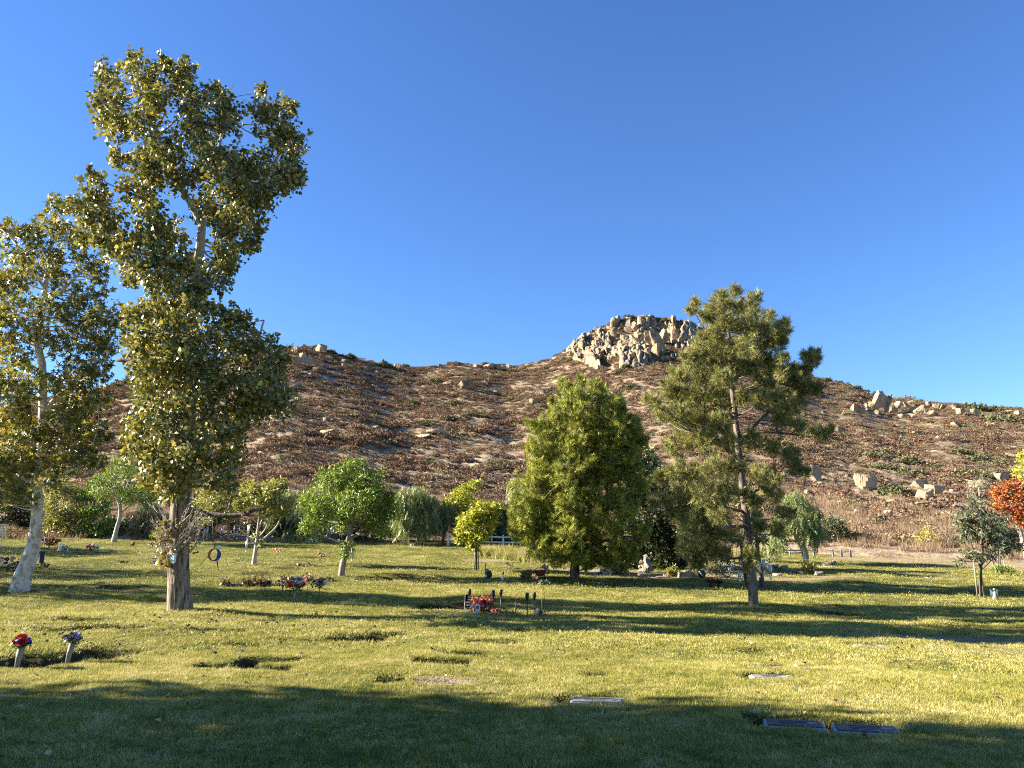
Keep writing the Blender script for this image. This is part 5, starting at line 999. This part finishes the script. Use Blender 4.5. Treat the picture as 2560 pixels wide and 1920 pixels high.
# --- hanging lantern and wind chimes
def chime(px_, top, bot, Yd, nt_, label, group=None, mat='metal', sail=True, drop=.25, rad_=None):
    p = W(px_, top, Yd); h_ = (bot - top) * m_px(Yd); t = thing('wind_chime', label, 'wind chime', p, group); rr_ = rad_ or .05
    MB().tube([(0, 0, drop), (0, 0, 0)], .004, 4).build('cord', M['wire'], t); MB().lathe((0, 0, -.02), [(rr_ * 1.15, 0), (rr_ * 1.1, .02), (rr_ * .3, .035)], 12).build('cap', M['darkwood'] if mat == 'metal' else M['white'], t)
    for k in range(nt_):
        a = 2 * math.pi * k / nt_; l = h_ * (.50 + .22 * (k % 3) / 2); MB().tube([(math.cos(a) * rr_ * .8, math.sin(a) * rr_ * .8, -.04 - h_ * .10), (math.cos(a) * rr_ * .8, math.sin(a) * rr_ * .8, -.04 - h_ * .10 - l)], .011, 7).build('tube', M[mat], t)
    if sail: MB().tube([(0, 0, -.02), (0, 0, -h_ * .95)], .003, 4).build('string', M['wire'], t); MB().lathe((0, 0, -h_ - .02), [(.004, .12), (.028, .06), (.035, .03), (.02, 0)], 8).build('sail', M['white'], t)
    return t
sY = float(sycamore.location[1]); bY = 42.
c = chime(10, 1312, 1360, sY, 6, 'white shell wind chime with teardrop sail hanging from the sycamore', None, 'white', True, 1.2, .10)
p = W(365, 1187, pY - .5); t = thing('hanging_lantern', 'pale blue lantern hanging among the lowest poplar leaves', 'lantern', p); MB().lathe((0, 0, -.12), [(.03, 0), (.055, .02), (.055, .14), (.02, .18)], 10).build('glass', M['paleblue'], t); MB().tube([(0, 0, .06), (0, 0, .5)], .005, 4).build('cord', M['wire'], t); MB().lathe((0, 0, .05), [(.06, 0), (.02, .04)], 8).build('roof', M['white'], t)
for px_, a, b_ in ((493, 1318, 1352), (512, 1315, 1350), (520, 1312, 1346), (555, 1312, 1342), (587, 1308, 1340), (594, 1322, 1346)): chime(px_, a, b_, 46.5, 4, 'silver tube chime in the row hanging behind the dead branch', 'chimes hanging behind the dead branch', drop=1.2)
chime(622, 1305, 1350, float(gp(634, 1411)[1]) - .4, 5, 'long silver tube chime on the left of the bent bare-branched tree', drop=.55)
chime(618, 1346, 1378, float(gp(634, 1411)[1]) - .3, 4, 'short silver chime below the bent left branch of the small tree', drop=.35)
chime(652, 1350, 1366, float(gp(634, 1411)[1]) - .3, 4, 'stubby silver chime right of the small tree stem', drop=.3)
aY = float(gp(852, 1440)[1])
chime(881, 1362, 1402, aY - .3, 6, 'large dark-capped silver chime right of the bushy tree trunk', drop=.4, rad_=.09); chime(856, 1352, 1375, aY - .4, 5, 'silver chime against the trunk of the bushy green tree', drop=.3)
chime(831, 1312, 1332, aY, 4, 'small silver chime in the left skirt of the bushy green tree', drop=.5); chime(926, 1318, 1342, aY, 4, 'pair-like silver chime under the right limb of the bushy green tree', drop=.5)
sp = np.array(sparse_pine.location); sY2 = sp[1]
for px_, a, b_ in ((1812, 1398, 1425), (1832, 1395, 1428), (1852, 1390, 1420), (1896, 1398, 1440), (1908, 1392, 1430), (1916, 1400, 1438), (1925, 1405, 1445), (1848, 1418, 1450), (1823, 1412, 1436)): chime(px_, a, b_, sY2 - .5 + (px_ % 7) * .15, 5, 'silver wind chime hanging from the low boughs of the sparse pine', 'chimes hanging in the sparse pine', drop=.9)
for px_, a, lab, c_ in ((1806, 1385, 'cream box lantern hanging left of the sparse pine trunk', 'tan'), (1864, 1385, 'white bell lantern hanging close to the sparse pine trunk', 'white'), (1842, 1393, 'dark green ring ornament hanging in the sparse pine', 'green')):
    p = W(px_, a, sY2 - .4); t = thing('hanging_lantern', lab, 'lantern', p)
    if c_ == 'green': MB().tube([(.075 * math.cos(k * .4), 0, .075 * math.sin(k * .4) - .1) for k in range(17)], .012, 6).build('ring', M['green'], t)
    else: MB().lathe((0, 0, -.16), [(.055, 0), (.07, .03), (.06, .14), (.02, .18)], 8).build('shade', M[c_], t)
    MB().tube([(0, 0, -.02), (0, 0, .7)], .005, 4).build('cord', M['wire'], t)

# --- vases and sticks in mid lawn
bouquet('flower_vase', 'brown vase overflowing with red, white and lilac flowers on the middle lawn', 735, 1498, .24, .04, ['red', 'white', 'lilac', 'red', 'lilac', 'pink', 'orange'], .27, .085, 26, None, .03, 'wood', flat=.9)
bouquet('flower_stick', 'red and white flowers on a thin dark stick beside the overflowing vase', 800, 1494, .30, .012, ['red', 'white', 'white', 'red', 'cyan'], .20, .08, 14, None, -.04, 'black')
bouquet('flower_vase', 'faded red and blue flowers at the end of the fallen branch', 706, 1476, .12, .03, ['brownred', 'lilac', 'red', 'white'], .17, .065, 12, flat=1.3)
for px_, py_, lab, cols in ((757, 1470, 'small dry brown bouquet on a stem behind the overflowing vase', ['brownred', 'tan']), (768, 1473, 'pinkish bouquet on a stem between the vases', ['pink', 'brownred'])): bouquet('flower_stick', lab, px_, py_, .24, .01, [c if c in BL else 'peach' for c in cols], .10, .06, 6, None, 0, 'darkwood')
def debris(label, px0, px1, py_, h_, n_, name='fallen_branch'):
    a, c = gp(px0, py_), gp(px1, py_ + 2); g = (a + c) / 2; g[2] = float(G0(g[0], g[1])); t = thing(name, label, 'fallen branch', g); r = np.random.default_rng(px0); b = MB()
    L_ = np.linalg.norm(c - a); b.tube(smooth_path([a - g + [0, 0, .02], [0, .1, h_ * .3], c - g + [0, 0, .03]], 5), np.linspace(.035, .012, 11), 6, 0, True, .15)
    for _ in range(max(4, n_ // 60)):
        x_ = r.uniform(-.45, .45) * L_; b.tube([(x_, 0, .03), (x_ + r.normal(0, .15), r.normal(0, .1), h_ * r.uniform(.5, 1.2)), (x_ + r.normal(0, .25), r.normal(0, .15), h_ * r.uniform(1, 2.3))], [.012, .008, .003], 5, 0, False)
    b.build('branch', M['bark_grey'], t); P_ = np.column_stack([r.uniform(-.5, .5, n_) * L_, r.normal(0, .12, n_), np.abs(r.normal(0, h_ * .6, n_))]); P_ = P_[np.sin(P_[:, 0] * 9 / L_ + px0) > -.5]; n2 = len(P_)
    V, Fc, C = place_leaves(P_, r.normal(size=(n2, 3)), np.full(n2, .11), 'heart', [((.10, .06, .045), 3), ((.16, .11, .07), 2), ((.10, .11, .05), 2), ((.36, .33, .24), 1)], r); arr_obj('dry_leaves', V, Fc, M['leaf'], t, cols=C)
debris('long fallen poplar branch with wilted leaves on the middle lawn', 560, 700, 1463, .20, 620); debris('short heap of fallen leafy twigs beyond the long branch', 722, 775, 1451, .14, 200); debris('small dark scrap of fallen twigs under the bushy tree', 805, 832, 1451, .08, 90)
debris('thin fallen twig with a few leaves near the small bent tree', 738, 770, 1415, .12, 40); debris('stray twig scrap on the lawn left of the poplar', 298, 318, 1407, .10, 40)
for px_, py_, lab, c_ in ((697, 1381, 'small orange soft toy lying on the shaded lawn', 'orange'), (805, 1391, 'tiny brown soft toy lying in the lawn shade', 'rust')):
    g = gp(px_, py_); t = thing('soft_toy', lab, 'toy', g); MB().ball((0, 0, .08), .11, 0, 2, (1.3, .9, .8)).build('body', M[c_], t); MB().ball((-.14, 0, .14), .075, 0, 2).build('head', M[c_], t)
    for x_, y_ in ((-.05, -.1), (.1, -.1)): MB().ball((x_, y_, .05), .05, 0, 1).build('paw', M['peach'], t)
bouquet('flower_spray', 'scatter of small yellow flowers on the lawn left of the bent tree', 597, 1402, 0, 0, ['yellow', 'white', 'yellow'], .22, .05, 7, flat=.25)

# --- the torch grave
def torch(px_, py_, lab):
    g = gp(px_, py_); g[2] = float(G0(g[0], g[1])); t = thing('garden_torch', lab, 'garden torch', g); MB().tube([(0, 0, -.08), (0, 0, .36)], .013, 8).build('stake', M['black'], t)
    MB().lathe((0, 0, .34), [(.013, 0), (.020, .03), (.046, .10), (.050, .15), (.042, .20)], 14).build('head', M['black'], t); MB().lathe((0, 0, .54), [(.046, 0), (.046, .012), (.01, .02)], 14).build('cap', M['steel'], t); MB().lathe((0, 0, .50), [(.030, -.02), (.035, .02), (.02, .045)], 10).build('lamp', M['metal'], t)
torch(1233, 1531, 'black solar garden torch, left one beside the red bush'); torch(1252, 1528, 'black solar garden torch, second one beside the red bush'); torch(1318, 1539, 'black solar garden torch, left of the pair near the wire obelisk'); torch(1336, 1537, 'black solar garden torch right beside the wire obelisk'); torch(1173, 1528, 'black solar garden torch behind the small striped flag')
rb = tree('red_bush', 'wiry bush of red artificial leaves on the torch-lit grave', (1200,1529), [(1200,1529,1.5),(1200,1518,1.2)], [], [(1195,1508,11),(1208,1500,12),(1218,1510,11),(1203,1517,10),(1187,1512,8),(1185,1500,7)], 'heart', 800, .065, 'redbush', 'bark_dark', .7, seed=70, cat='bush', twig=.006)
bouquet('flower_spray', 'thin spray of red stems right of the red bush', 1222, 1522, .1, .008, ['brownred', 'red', 'orange'], .22, .035, 16, None, 0, 'darkwood', flat=1.0); bouquet('flower_spray', 'dark red flat-topped flower stick left of the small flag', 1152, 1515, .2, .008, ['brownred', 'red'], .18, .035, 14, None, 0, 'darkwood', flat=.3)
bouquet('flower_pot', 'white and yellow flowers in a pale pot at the front of the torch-lit grave', 1193, 1534, .12, .06, ['white', 'yellow', 'cyan', 'white'], .10, .04, 10, None, 0, 'cyan', cat='flower pot'); bouquet('flower_pot', 'tan pot of cream flowers at the foot of the small flag', 1178, 1536, .12, .05, ['tan' if 'tan' in BL else 'peach', 'white'], .07, .03, 6, None, 0, 'tan', cat='flower pot')
g = gp(1163, 1531); t = thing('small_flag', 'small striped flag with blue canton on a white stick', 'flag', g); MB().tube([(-.03, 0, -.08), (0, 0, .50)], .009, 7).build('stick', M['fencewhite'], t); k_ = 0
for s_ in range(9):
    z1 = .44 - s_ * .034; x0 = .012 if s_ > 4 else .06
    V = [(x0 + (.125 - x0) * u + .01 * math.sin(u * 3), .012 * math.sin(u * 6), z1 - .012 * u - dz) for u in (0, .5, 1) for dz in (0, .034)]
    MB().add(V, [(0, 1, 3, 2), (2, 3, 5, 4), (2, 3, 1, 0), (4, 5, 3, 2)]).build('stripe', M['white' if s_ % 2 else 'brownred'], t)
MB().add([(.0, 0, .44), (.06, 0, .435), (.06, 0, .27), (.0, 0, .275)], [(0, 1, 2, 3), (3, 2, 1, 0)]).build('canton', M['navy'], t)
g = gp(1358, 1536); t = thing('wire_obelisk', 'narrow rusty wire obelisk trellis behind the round gourd', 'trellis', g); H_ = .55
for sx, sy in ((-1, -1), (1, -1), (1, 1), (-1, 1)): MB().tube([(sx * .05, sy * .05, -.06), (sx * .028, sy * .028, H_), (0, 0, H_ + .10)], .006, 5).build('leg', M['rust'], t)
for q in range(7):
    z_ = .05 + q * .075; w_ = .05 - .022 * z_ / H_; MB().tube([(-w_, -w_, z_), (w_, -w_, z_), (w_, w_, z_), (-w_, w_, z_), (-w_, -w_, z_)], .005, 4).build('rung', M['rust'], t)
g = gp(1344, 1538); t = thing('stone_gourd', 'pale tan rounded gourd ornament at the foot of the wire obelisk', 'ornament', g); MB().lathe((0, 0, -.02), [(.05, 0), (.085, .05), (.08, .12), (.05, .17), (.025, .2)], 14).build('body', M['tan'], t); MB().tube([(0, 0, .17), (.02, 0, .22)], .012, 6).build('stalk', M['darkwood'], t)
g = gp(1352, 1539); t = thing('flower_pot', 'dark brown pot between the gourd and the obelisk', 'flower pot', g); MB().lathe((0, 0, -.02), [(.035, 0), (.05, .12), (.055, .13)], 12).build('pot', M['darkwood'], t); MB().lathe((0, 0, .12), [(.045, 0), (.01, .03)], 10).build('soil', M['black'], t)
g = gp(1225, 1531); t = thing('grave_border', 'dark raised marker edge lying before the torches', 'grave border', g)
for k, (x_, w_) in enumerate(((-.30, .22), (-.08, .20))): MB().box((x_, 0, .03), (w_, .10, .09), .05).build('block', M['black'], t)
g = gp(1237, 1533); t = thing('red_heart', 'bright red heart-shaped cushion lying before the torches', 'ornament', g); MB().ball((-.05, 0, .05), .07, 0, 2, (1, .8, .7)).ball((.06, 0, .055), .075, 0, 2, (1, .8, .7)).build('cushion', M['red'], t); MB().tube([(-.1, -.05, .03), (.12, -.05, .03)], .012, 6).build('trim', M['pink'], t)
for px_, py_, lab in ((1138, 1530, 'little dark hook stake left of the striped flag'), (1266, 1534, 'low dark hook stake right of the second torch')):
    g = gp(px_, py_); t = thing('hook_stake', lab, 'stake', g); MB().tube([(0, 0, -.06), (0, 0, .12), (-.02, 0, .135), (-.08, 0, .13)], .008, 6).build('hook', M['black'], t); MB().box((-.08, 0, .12), (.03, .02, .03)).build('tip', M['black'], t)
tree('dry_sapling', 'thin dead reddish stem standing between the torch pairs', (1288,1533), [(1288,1533,.5),(1289,1510,.45),(1287,1482,.3)], [[(1289,1505,.35),(1275,1492,.2)],[(1288,1500,.35),(1298,1490,.2)],[(1289,1515,.3),(1300,1500,.2)]], [(1278,1495,7),(1296,1492,7)], 'lance', 26, .05, 'red', 'bark_dark', .6, seed=71, twig=.003, cat='plant')

# --- graves by the dense pine
g = gp(1222, 1448); t = thing('statue', 'dark crouching figure ornament with a thin upright rod', 'statue', g); MB().ball((0, 0, .16), .17, 0, 2, (.8, .7, 1), .06).build('body', M['black'], t); MB().ball((-.06, -.05, .33), .075, 0, 2).build('head', M['greystone'], t); MB().tube([(-.12, 0, 0), (-.14, 0, .62)], .016, 6).build('rod', M['darkwood'], t); MB().ball((-.12, -.1, .12), .06, 0, 1).build('shoulder', M['white'], t)
g = gp(1256, 1455); t = thing('star_ornament', 'pale blue-white star stake on the lawn', 'ornament', g); MB().tube([(0, 0, -.05), (0, 0, .08)], .008, 5).build('stake', M['metal'], t)
st_ = [(math.sin(R(36 * k)) * (.11 if k % 2 == 0 else .045), 0, .14 + math.cos(R(36 * k)) * (.11 if k % 2 == 0 else .045)) for k in range(10)]; MB().add(st_ + [(0, -.03, .14), (0, .03, .14)], [(k, (k + 1) % 10, 10) for k in range(10)] + [((k + 1) % 10, k, 11) for k in range(10)]).build('star', M['paleblue'], t)
g = gp(1258, 1444); t = thing('flower_pot', 'tiny dark pot with a bud on a stem behind the star stake', 'flower pot', g); MB().tube([(0, 0, -.03), (0, 0, .14)], .012, 6).build('stem', M['green'], t); MB().ball((0, 0, .17), .05, 0, 2).build('bud', M['green'], t)
tree('potted_shrub', 'potted grey-green shrub left of the dark basket', (1314,1449), [(1314,1449,2),(1314,1442,2)], [], [(1306,1438,9),(1318,1434,10),(1325,1442,7),(1312,1445,7)], 'oval', 520, .075, 'greygreen', 'bark_dark', .8, seed=72, cat='shrub', twig=.006)
g = gp(1350, 1447); t = thing('wicker_basket', 'dark open wicker basket on legs beside the dense pine', 'basket', g)
for a, b_ in ((-.16, -.1), (.16, -.1), (.16, .1), (-.16, .1)): MB().tube([(a * 1.2, b_, -.03), (a, b_, .16)], .014, 6).build('leg', M['black'], t)
MB().lathe((0, 0, .10), [(.13, 0), (.17, .08), (.22, .20), (.24, .22), (.20, .21), (.15, .10)], 14).build('bowl', M['brownred'], t); MB().tube([(-.22, 0, .32), (-.12, 0, .40), (.12, 0, .40), (.22, 0, .32)], .016, 6).build('handle', M['tan'], t)
bouquet('flower_spray', 'yellow-white blossom stems rising behind the wicker basket', 1362, 1442, .30, .01, ['yellow', 'white'], .14, .05, 7, None, 0, 'darkwood')
bouquet('flower_vase', 'red and white bouquet in front of the wicker basket', 1340, 1461, .12, .03, ['red', 'red', 'white', 'orange'], .13, .065, 9, None, 0, 'tan'); bouquet('flower_bed', 'low cluster of white and teal flowers right of the red and white bouquet', 1360, 1462, 0, 0, ['white', 'cyan', 'white', 'lilac'], .20, .055, 12, flat=.7)
bouquet('flower_spray', 'small dark and cream flower cluster before the ornamental grass', 1274, 1421, .1, .03, ['navy', 'white', 'peach', 'white'], .16, .06, 10)
for px_, lab in ((1482, 'small white butterfly stake, left one at the pine foot'), (1488, 'tall white butterfly stake at the pine foot')):
    g = gp(px_, 1453); t = thing('butterfly_stake', lab, 'ornament', g); h_ = .12 if px_ < 1485 else .17; MB().tube([(0, 0, -.03), (0, 0, h_)], .007, 5).build('stake', M['metal'], t)
    for s_ in (-1, 1): MB().add([(0, 0, h_), (s_ * .07, .02, h_ + .05), (s_ * .06, .02, h_ - .03)], [(0, 1, 2), (2, 1, 0)]).build('wing', M['white'], t)
for px_, lab, c_ in ((1776, 'pot of dark red flowers in the pine shadow, left of two', 'brownred'), (1797, 'pot of near-black flowers in the pine shadow, right of two', 'navy')): bouquet('flower_pot', lab, px_, 1467, .10, .08, [c_, c_, 'brownred'], .15, .065, 16, None, 0, 'black', cat='flower pot')
g = gp(2489, 1499); t = thing('angel_statue', 'small grey-blue angel figure beside the staked dark tree', 'statue', g); MB().lathe((0, 0, -.02), [(.10, 0), (.07, .15), (.05, .25), (.02, .29)], 12).build('robe', M['greystone'], t); MB().ball((0, 0, .33), .045, 0, 2).build('head', M['greystone'], t)
for s_ in (-1, 1): MB().add([(s_ * .02, .03, .22), (s_ * .13, .05, .36), (s_ * .12, .05, .12)], [(0, 1, 2), (2, 1, 0)]).build('wing', M['paleblue'], t)

# --- rock garden
def stone(px_, py_, w_, h_, lab, k, parent=None, name='garden_stone', dpt=.8):
    g = gp(px_, py_); mp_ = m_px(g[1]); o = bpy.data.objects.new(name, SRK[k % 5]); COL.objects.link(o); hw, hh = w_ * mp_ / 1.62, h_ * mp_ / 1.62
    o.scale = (hw, hw * dpt, hh); o.location = (g[0], g[1] + hw * dpt * .5, g[2] + hh * .62); o.rotation_euler = (0, 0, random.uniform(-.4, .4)); return tag(o, lab, 'stone')
SRK = [rock_mesh('garden_rock_%d' % k, 500 + k, 10, 'stone', 3, .03, .5, .9) for k in range(5)]
g = gp(1514, 1438); t = thing('stone_bench', 'pale carved stone bench with dark oval cut-outs', 'bench', g)
MB().box((.02, .15, .13), (.50, .26, .27), -.05, 0, .92).build('block', M['conc'], t); MB().box((-.36, .15, .06), (.26, .22, .14), -.05, 0, .8).build('step', M['conc'], t)
for x_, z_, s_ in ((-.02, .19, .05), (.13, .06, .04), (-.30, .07, .045), (-.19, .09, .05)): MB().ball((x_, .022, z_), s_, 0, 2, (1.2, .25, .8)).build('cut_out', M['black'], t)
g = gp(1508, 1432); t = thing('bird_ornament', 'little pale bird ornament perched on the stone bench', 'ornament', (g[0], gp(1514, 1438)[1] + .15, gp(1514, 1438)[2] + .262)); MB().tube([(0, 0, 0), (0, 0, .05)], .02, 6).build('base', M['white'], t); MB().ball((0, 0, .08), .045, 0, 2, (1.3, .8, .9)).build('body', M['white'], t)
for i, (px_, py_, w_, h_, lab) in enumerate([(1602, 1442, 13, 11, 'round pale stone alone on the grass edge of the rock garden'), (1667, 1444, 18, 8, 'low tan stone left of the stone planter'), (1655, 1444, 30, 4, 'flat grey stone slab before the dark trees'), (1935, 1420, 20, 10, 'pale rock behind the hanging chimes right of the pine'), (1960, 1425, 26, 12, 'long grey rock right of the sparse pine'), (1985, 1432, 16, 10, 'brown rock near the pale pepper trunk'), (2005, 1437, 18, 10, 'pale rock left of the shrub at the pepper trunk'), (2048, 1440, 22, 12, 'tan rock right of the shrub at the pepper trunk'), (2065, 1414, 22, 9, 'pale flat rock on the grass right of the pepper tree, left of two'), (2084, 1412, 20, 11, 'pale rounded rock on the grass right of the pepper tree, right of two'), (1945, 1440, 22, 8, 'dark rock on the bare edge right of the pine'), (1850, 1443, 30, 5, 'flat pale slab behind the sparse pine trunk'), (1818, 1444, 16, 5, 'small flat pale slab at the foot of the leaning pole'), (1030, 1365, 15, 6, 'white stone beside the pepper tree before the dry grass'), (834, 1358, 22, 9, 'grey boulder in the shade behind the bushy tree')]): stone(px_, py_, w_, h_, lab, i)
pr = gp(1615, 1432); t = thing('rock_cairn', 'heap of pale rounded stones stacked behind the round stone', 'cairn', pr)
for k, (dx, dz, s_) in enumerate([(0, .12, .17), (.17, .14, .16), (-.16, .10, .13), (.05, .34, .15), (.20, .38, .13), (-.10, .30, .12), (.02, .54, .13), (.15, .58, .12), (-.16, .44, .10), (.22, .22, .12), (.04, .70, .10), (-.24, .26, .08)]):
    o = bpy.data.objects.new('stone', SRK[k % 5]); COL.objects.link(o); o.parent = t; o.location = (dx, .1 * (k % 3), dz); o.scale = (s_ * 1.1, s_, s_); o.rotation_euler = (random.random(), random.random(), random.random() * 6)
g = gp(1722, 1444); t = thing('stone_planter', 'pale rough stone planter wall beside the dark round pot', 'planter', g)
for k, (x_, w_, h_) in enumerate(((-.26, .26, .24), (0, .26, .28), (.24, .22, .26))): MB().box((x_, .2, h_ / 2 - .02), (w_ * .98, .38, h_), 0, 0, .94).build('stone', M['stone'], t)
g = gp(1752, 1444); t = thing('round_pot', 'dark round pot with a spiky pale blue ornament', 'pot', g); MB().lathe((0, .15, -.02), [(.14, 0), (.23, .10), (.25, .22), (.19, .32), (.17, .31), (.17, .22)], 16).build('pot', M['black'], t)
for k, (a, l) in enumerate(((2.2, .55), (1.9, .40), (.9, .50), (.6, .62), (2.7, .42), (.25, .45))): MB().tube([(-.02, .02, .22), (-.02 + math.cos(a) * l * .6, 0, .22 + math.sin(a) * l * .5)], [.014, .004], 5).build('spike', M['paleblue'], t)
MB().tube([(-.08, -.10, .26), (.06, -.12, .06)], .025, 6).build('pale_strip', M['paleblue'], t); MB().tube([(-.20, -.05, .22), (-.14, -.11, .02)], .018, 6).build('rim_strip', M['white'], t)
g = gp(1824, 1444); a0 = W(1768, 1398, g[1]) - g; t = thing('leaning_pole', 'long pinkish pole leaning over the shaggy dry grass clump', 'pole', g); MB().tube([(0, 0, -.03), a0 * .5 + [0, 0, -.05], a0], .018, 7).build('shaft', M['peach'], t); MB().ball(a0, .03, 0, 1).build('tip', M['orange'], t)
g = gp(1793, 1440); t = thing('red_pinwheel', 'red garden pinwheel on a stick among crossed poles', 'pinwheel', g); MB().tube([(0, 0, -.05), (0, 0, .62)], .012, 6).build('stick', M['darkwood'], t)
for k in range(6): 
    a = k * math.pi / 3; MB().add([(0, -.02, .62), (math.cos(a) * .17, -.02, .62 + math.sin(a) * .17), (math.cos(a + .6) * .15, .03, .62 + math.sin(a + .6) * .15)], [(0, 1, 2), (2, 1, 0)]).build('vane', M['red' if k % 3 else 'pink'], t)
for k, (xa, xb) in enumerate(((-.25, .30), (.28, -.18))): MB().tube([(xa, 0, .02), (xb, .05, .60)], .012, 5).build('cross_pole', M['tan'], t)
for px_, lab in ((1850, 'thin grey shepherd hook left of the sparse pine trunk'), (1929, 'thin pale shepherd hook right of the sparse pine trunk')):
    g = gp(px_, 1443); t = thing('shepherd_hook', lab, 'hook', g); MB().tube([(0, 0, -.05), (0, 0, .9), (.03, 0, 1.0), (.09, 0, 1.02), (.13, 0, .96)], .009, 6).build('rod', M['steel'], t); MB().ball((.13, 0, .94), .02, 0, 1).build('tip', M['metal'], t)

# --- fences
def rail_fence(label, pxs, py_, Yf, h_, rails, mat, name, rr_=.0, post=.10, zfun=G0):
    P_ = []
    for p in pxs: q = W(p, py_, Yf); P_.append(np.array([q[0], Yf, float(zfun(q[0], Yf))]))
    t = thing(name, label, 'fence', P_[0])
    for p in P_: q = p - P_[0]; MB().box((q[0], 0, q[2] + h_ / 2 - .1), (post, post, h_ + .2)).box((q[0], 0, q[2] + h_ + .012), (post * 1.25, post * 1.25, .025), 0, 0, .4).build('post', mat, t)
    for z_ in rails:
        for a, b_ in zip(P_[:-1], P_[1:]):
            a2, b2 = a - P_[0], b_ - P_[0]; v_ = b2 - a2; L_ = np.linalg.norm(v_)
            MB().tube([a2 + [0, -.03, z_], (a2 + b2) / 2 + [0, -.03, z_ - rr_], b2 + [0, -.03, z_]], .055 if rr_ == 0 else .018, 4 if rr_ == 0 else 6).build('rail' if rr_ == 0 else 'chain', mat, t)
    return t
rail_fence('white two-rail wooden fence at the top of the grass bank', [1120, 1188, 1258, 1326, 1394], 1360, 49.5, .78, (.66, .34), M['fencewhite'], 'rail_fence', 0, .11)
rail_fence('low dark rail fence before the dry grass and pepper trees', [990, 1055, 1105, 1152], 1362, 50.5, .34, (.26,), M['darkwood'], 'rail_fence', 0, .10)
rail_fence('low post-and-chain fence below the dark rounded bush', [1975, 2035, 2082, 2104, 2126], 1378, 47.5, .42, (.36,), M['greystone'], 'chain_fence', .05, .085)

# --- pylon, poles and wires beyond the ridge
def far(px_, py_, r_): 
    d = px_dir(px_, py_); d = d / math.hypot(d[0], d[1]); return np.array([d[0] * r_, d[1] * r_, CAMZ + d[2] * r_])
SM('galv', (.42, .44, .46), .5)
top = far(637, 793, 225); zb = float(HZ(top[0], top[1])) - 1; H_ = top[2] - zb; t = thing('lattice_pylon', 'grey lattice power pylon behind the left hump', 'pylon', (top[0], top[1], zb)); hb, ht = 2.3, .35
for sx, sy in ((-1, -1), (1, -1), (1, 1), (-1, 1)): MB().tube([(sx * hb, sy * hb, 0), (sx * ht, sy * ht, H_ * .92), (0, 0, H_)], .06, 5).build('leg', M['galv'], t)
for k in range(9):
    z0_, z1_ = H_ * .92 * k / 9, H_ * .92 * (k + 1) / 9; w0, w1 = hb + (ht - hb) * k / 9, hb + (ht - hb) * (k + 1) / 9; b = MB()
    for q in range(4):
        c0 = [(-1, -1), (1, -1), (1, 1), (-1, 1)][q]; c1 = [(-1, -1), (1, -1), (1, 1), (-1, 1)][(q + 1) % 4]
        b.tube([(c0[0] * w0, c0[1] * w0, z0_), (c1[0] * w1, c1[1] * w1, z1_)], .035, 4); b.tube([(c1[0] * w0, c1[1] * w0, z0_), (c0[0] * w1, c0[1] * w1, z1_)], .035, 4)
    b.build('bracing', M['galv'], t)
for zf, wd in ((.70, 4.0), (.80, 3.4), (.90, 2.8)): MB().tube([(-wd, 0, H_ * zf), (0, 0, H_ * zf + .5), (wd, 0, H_ * zf)], .05, 5).tube([(-wd, 0, H_ * zf), (wd, 0, H_ * zf)], .05, 5).build('crossarm', M['galv'], t)
for px_, py_, r_, lab, rad_ in ((543, 758, 190, 'slender tall grey utility pole beside the poplar crown', .13), (371, 908, 204, 'short dark utility pole on the left ridge', .17)):
    tp = far(px_, py_, r_); zb = float(HZ(tp[0], tp[1])) - .5; t = thing('utility_pole', lab, 'utility pole', (tp[0], tp[1], zb)); MB().tube([(0, 0, 0), (0, 0, tp[2] - zb)], [rad_ * 1.2, rad_], 8).build('pole', M['galv'] if px_ > 400 else M['darkwood'], t); MB().box((0, 0, tp[2] - zb - .6), (2.2, .12, .14)).build('crossarm', M['galv'] if px_ > 400 else M['darkwood'], t)
for k, pts_ in enumerate([[(-60, 735, 200), (250, 765, 215), (637, 800, 225), (765, 872, 205)], [(-60, 742, 200), (250, 772, 215), (637, 806, 225), (735, 868, 195)], [(-60, 790, 200), (250, 812, 210), (543, 815, 190)], [(-60, 800, 200), (250, 822, 210), (543, 820, 190)]]):
    P_ = [far(*q) for q in pts_]; w_ = MB().tube(smooth_path([p - P_[0] for p in P_], 8), .022, 4).build('power_line', M['wire'], None, P_[0]); tag(w_, ['top power line crossing from the left to the pylon and down the hump', 'second power line just below the top one, ending behind the hump', 'upper of two low power lines to the slender pole', 'lower of two low power lines to the slender pole'][k], 'power line')
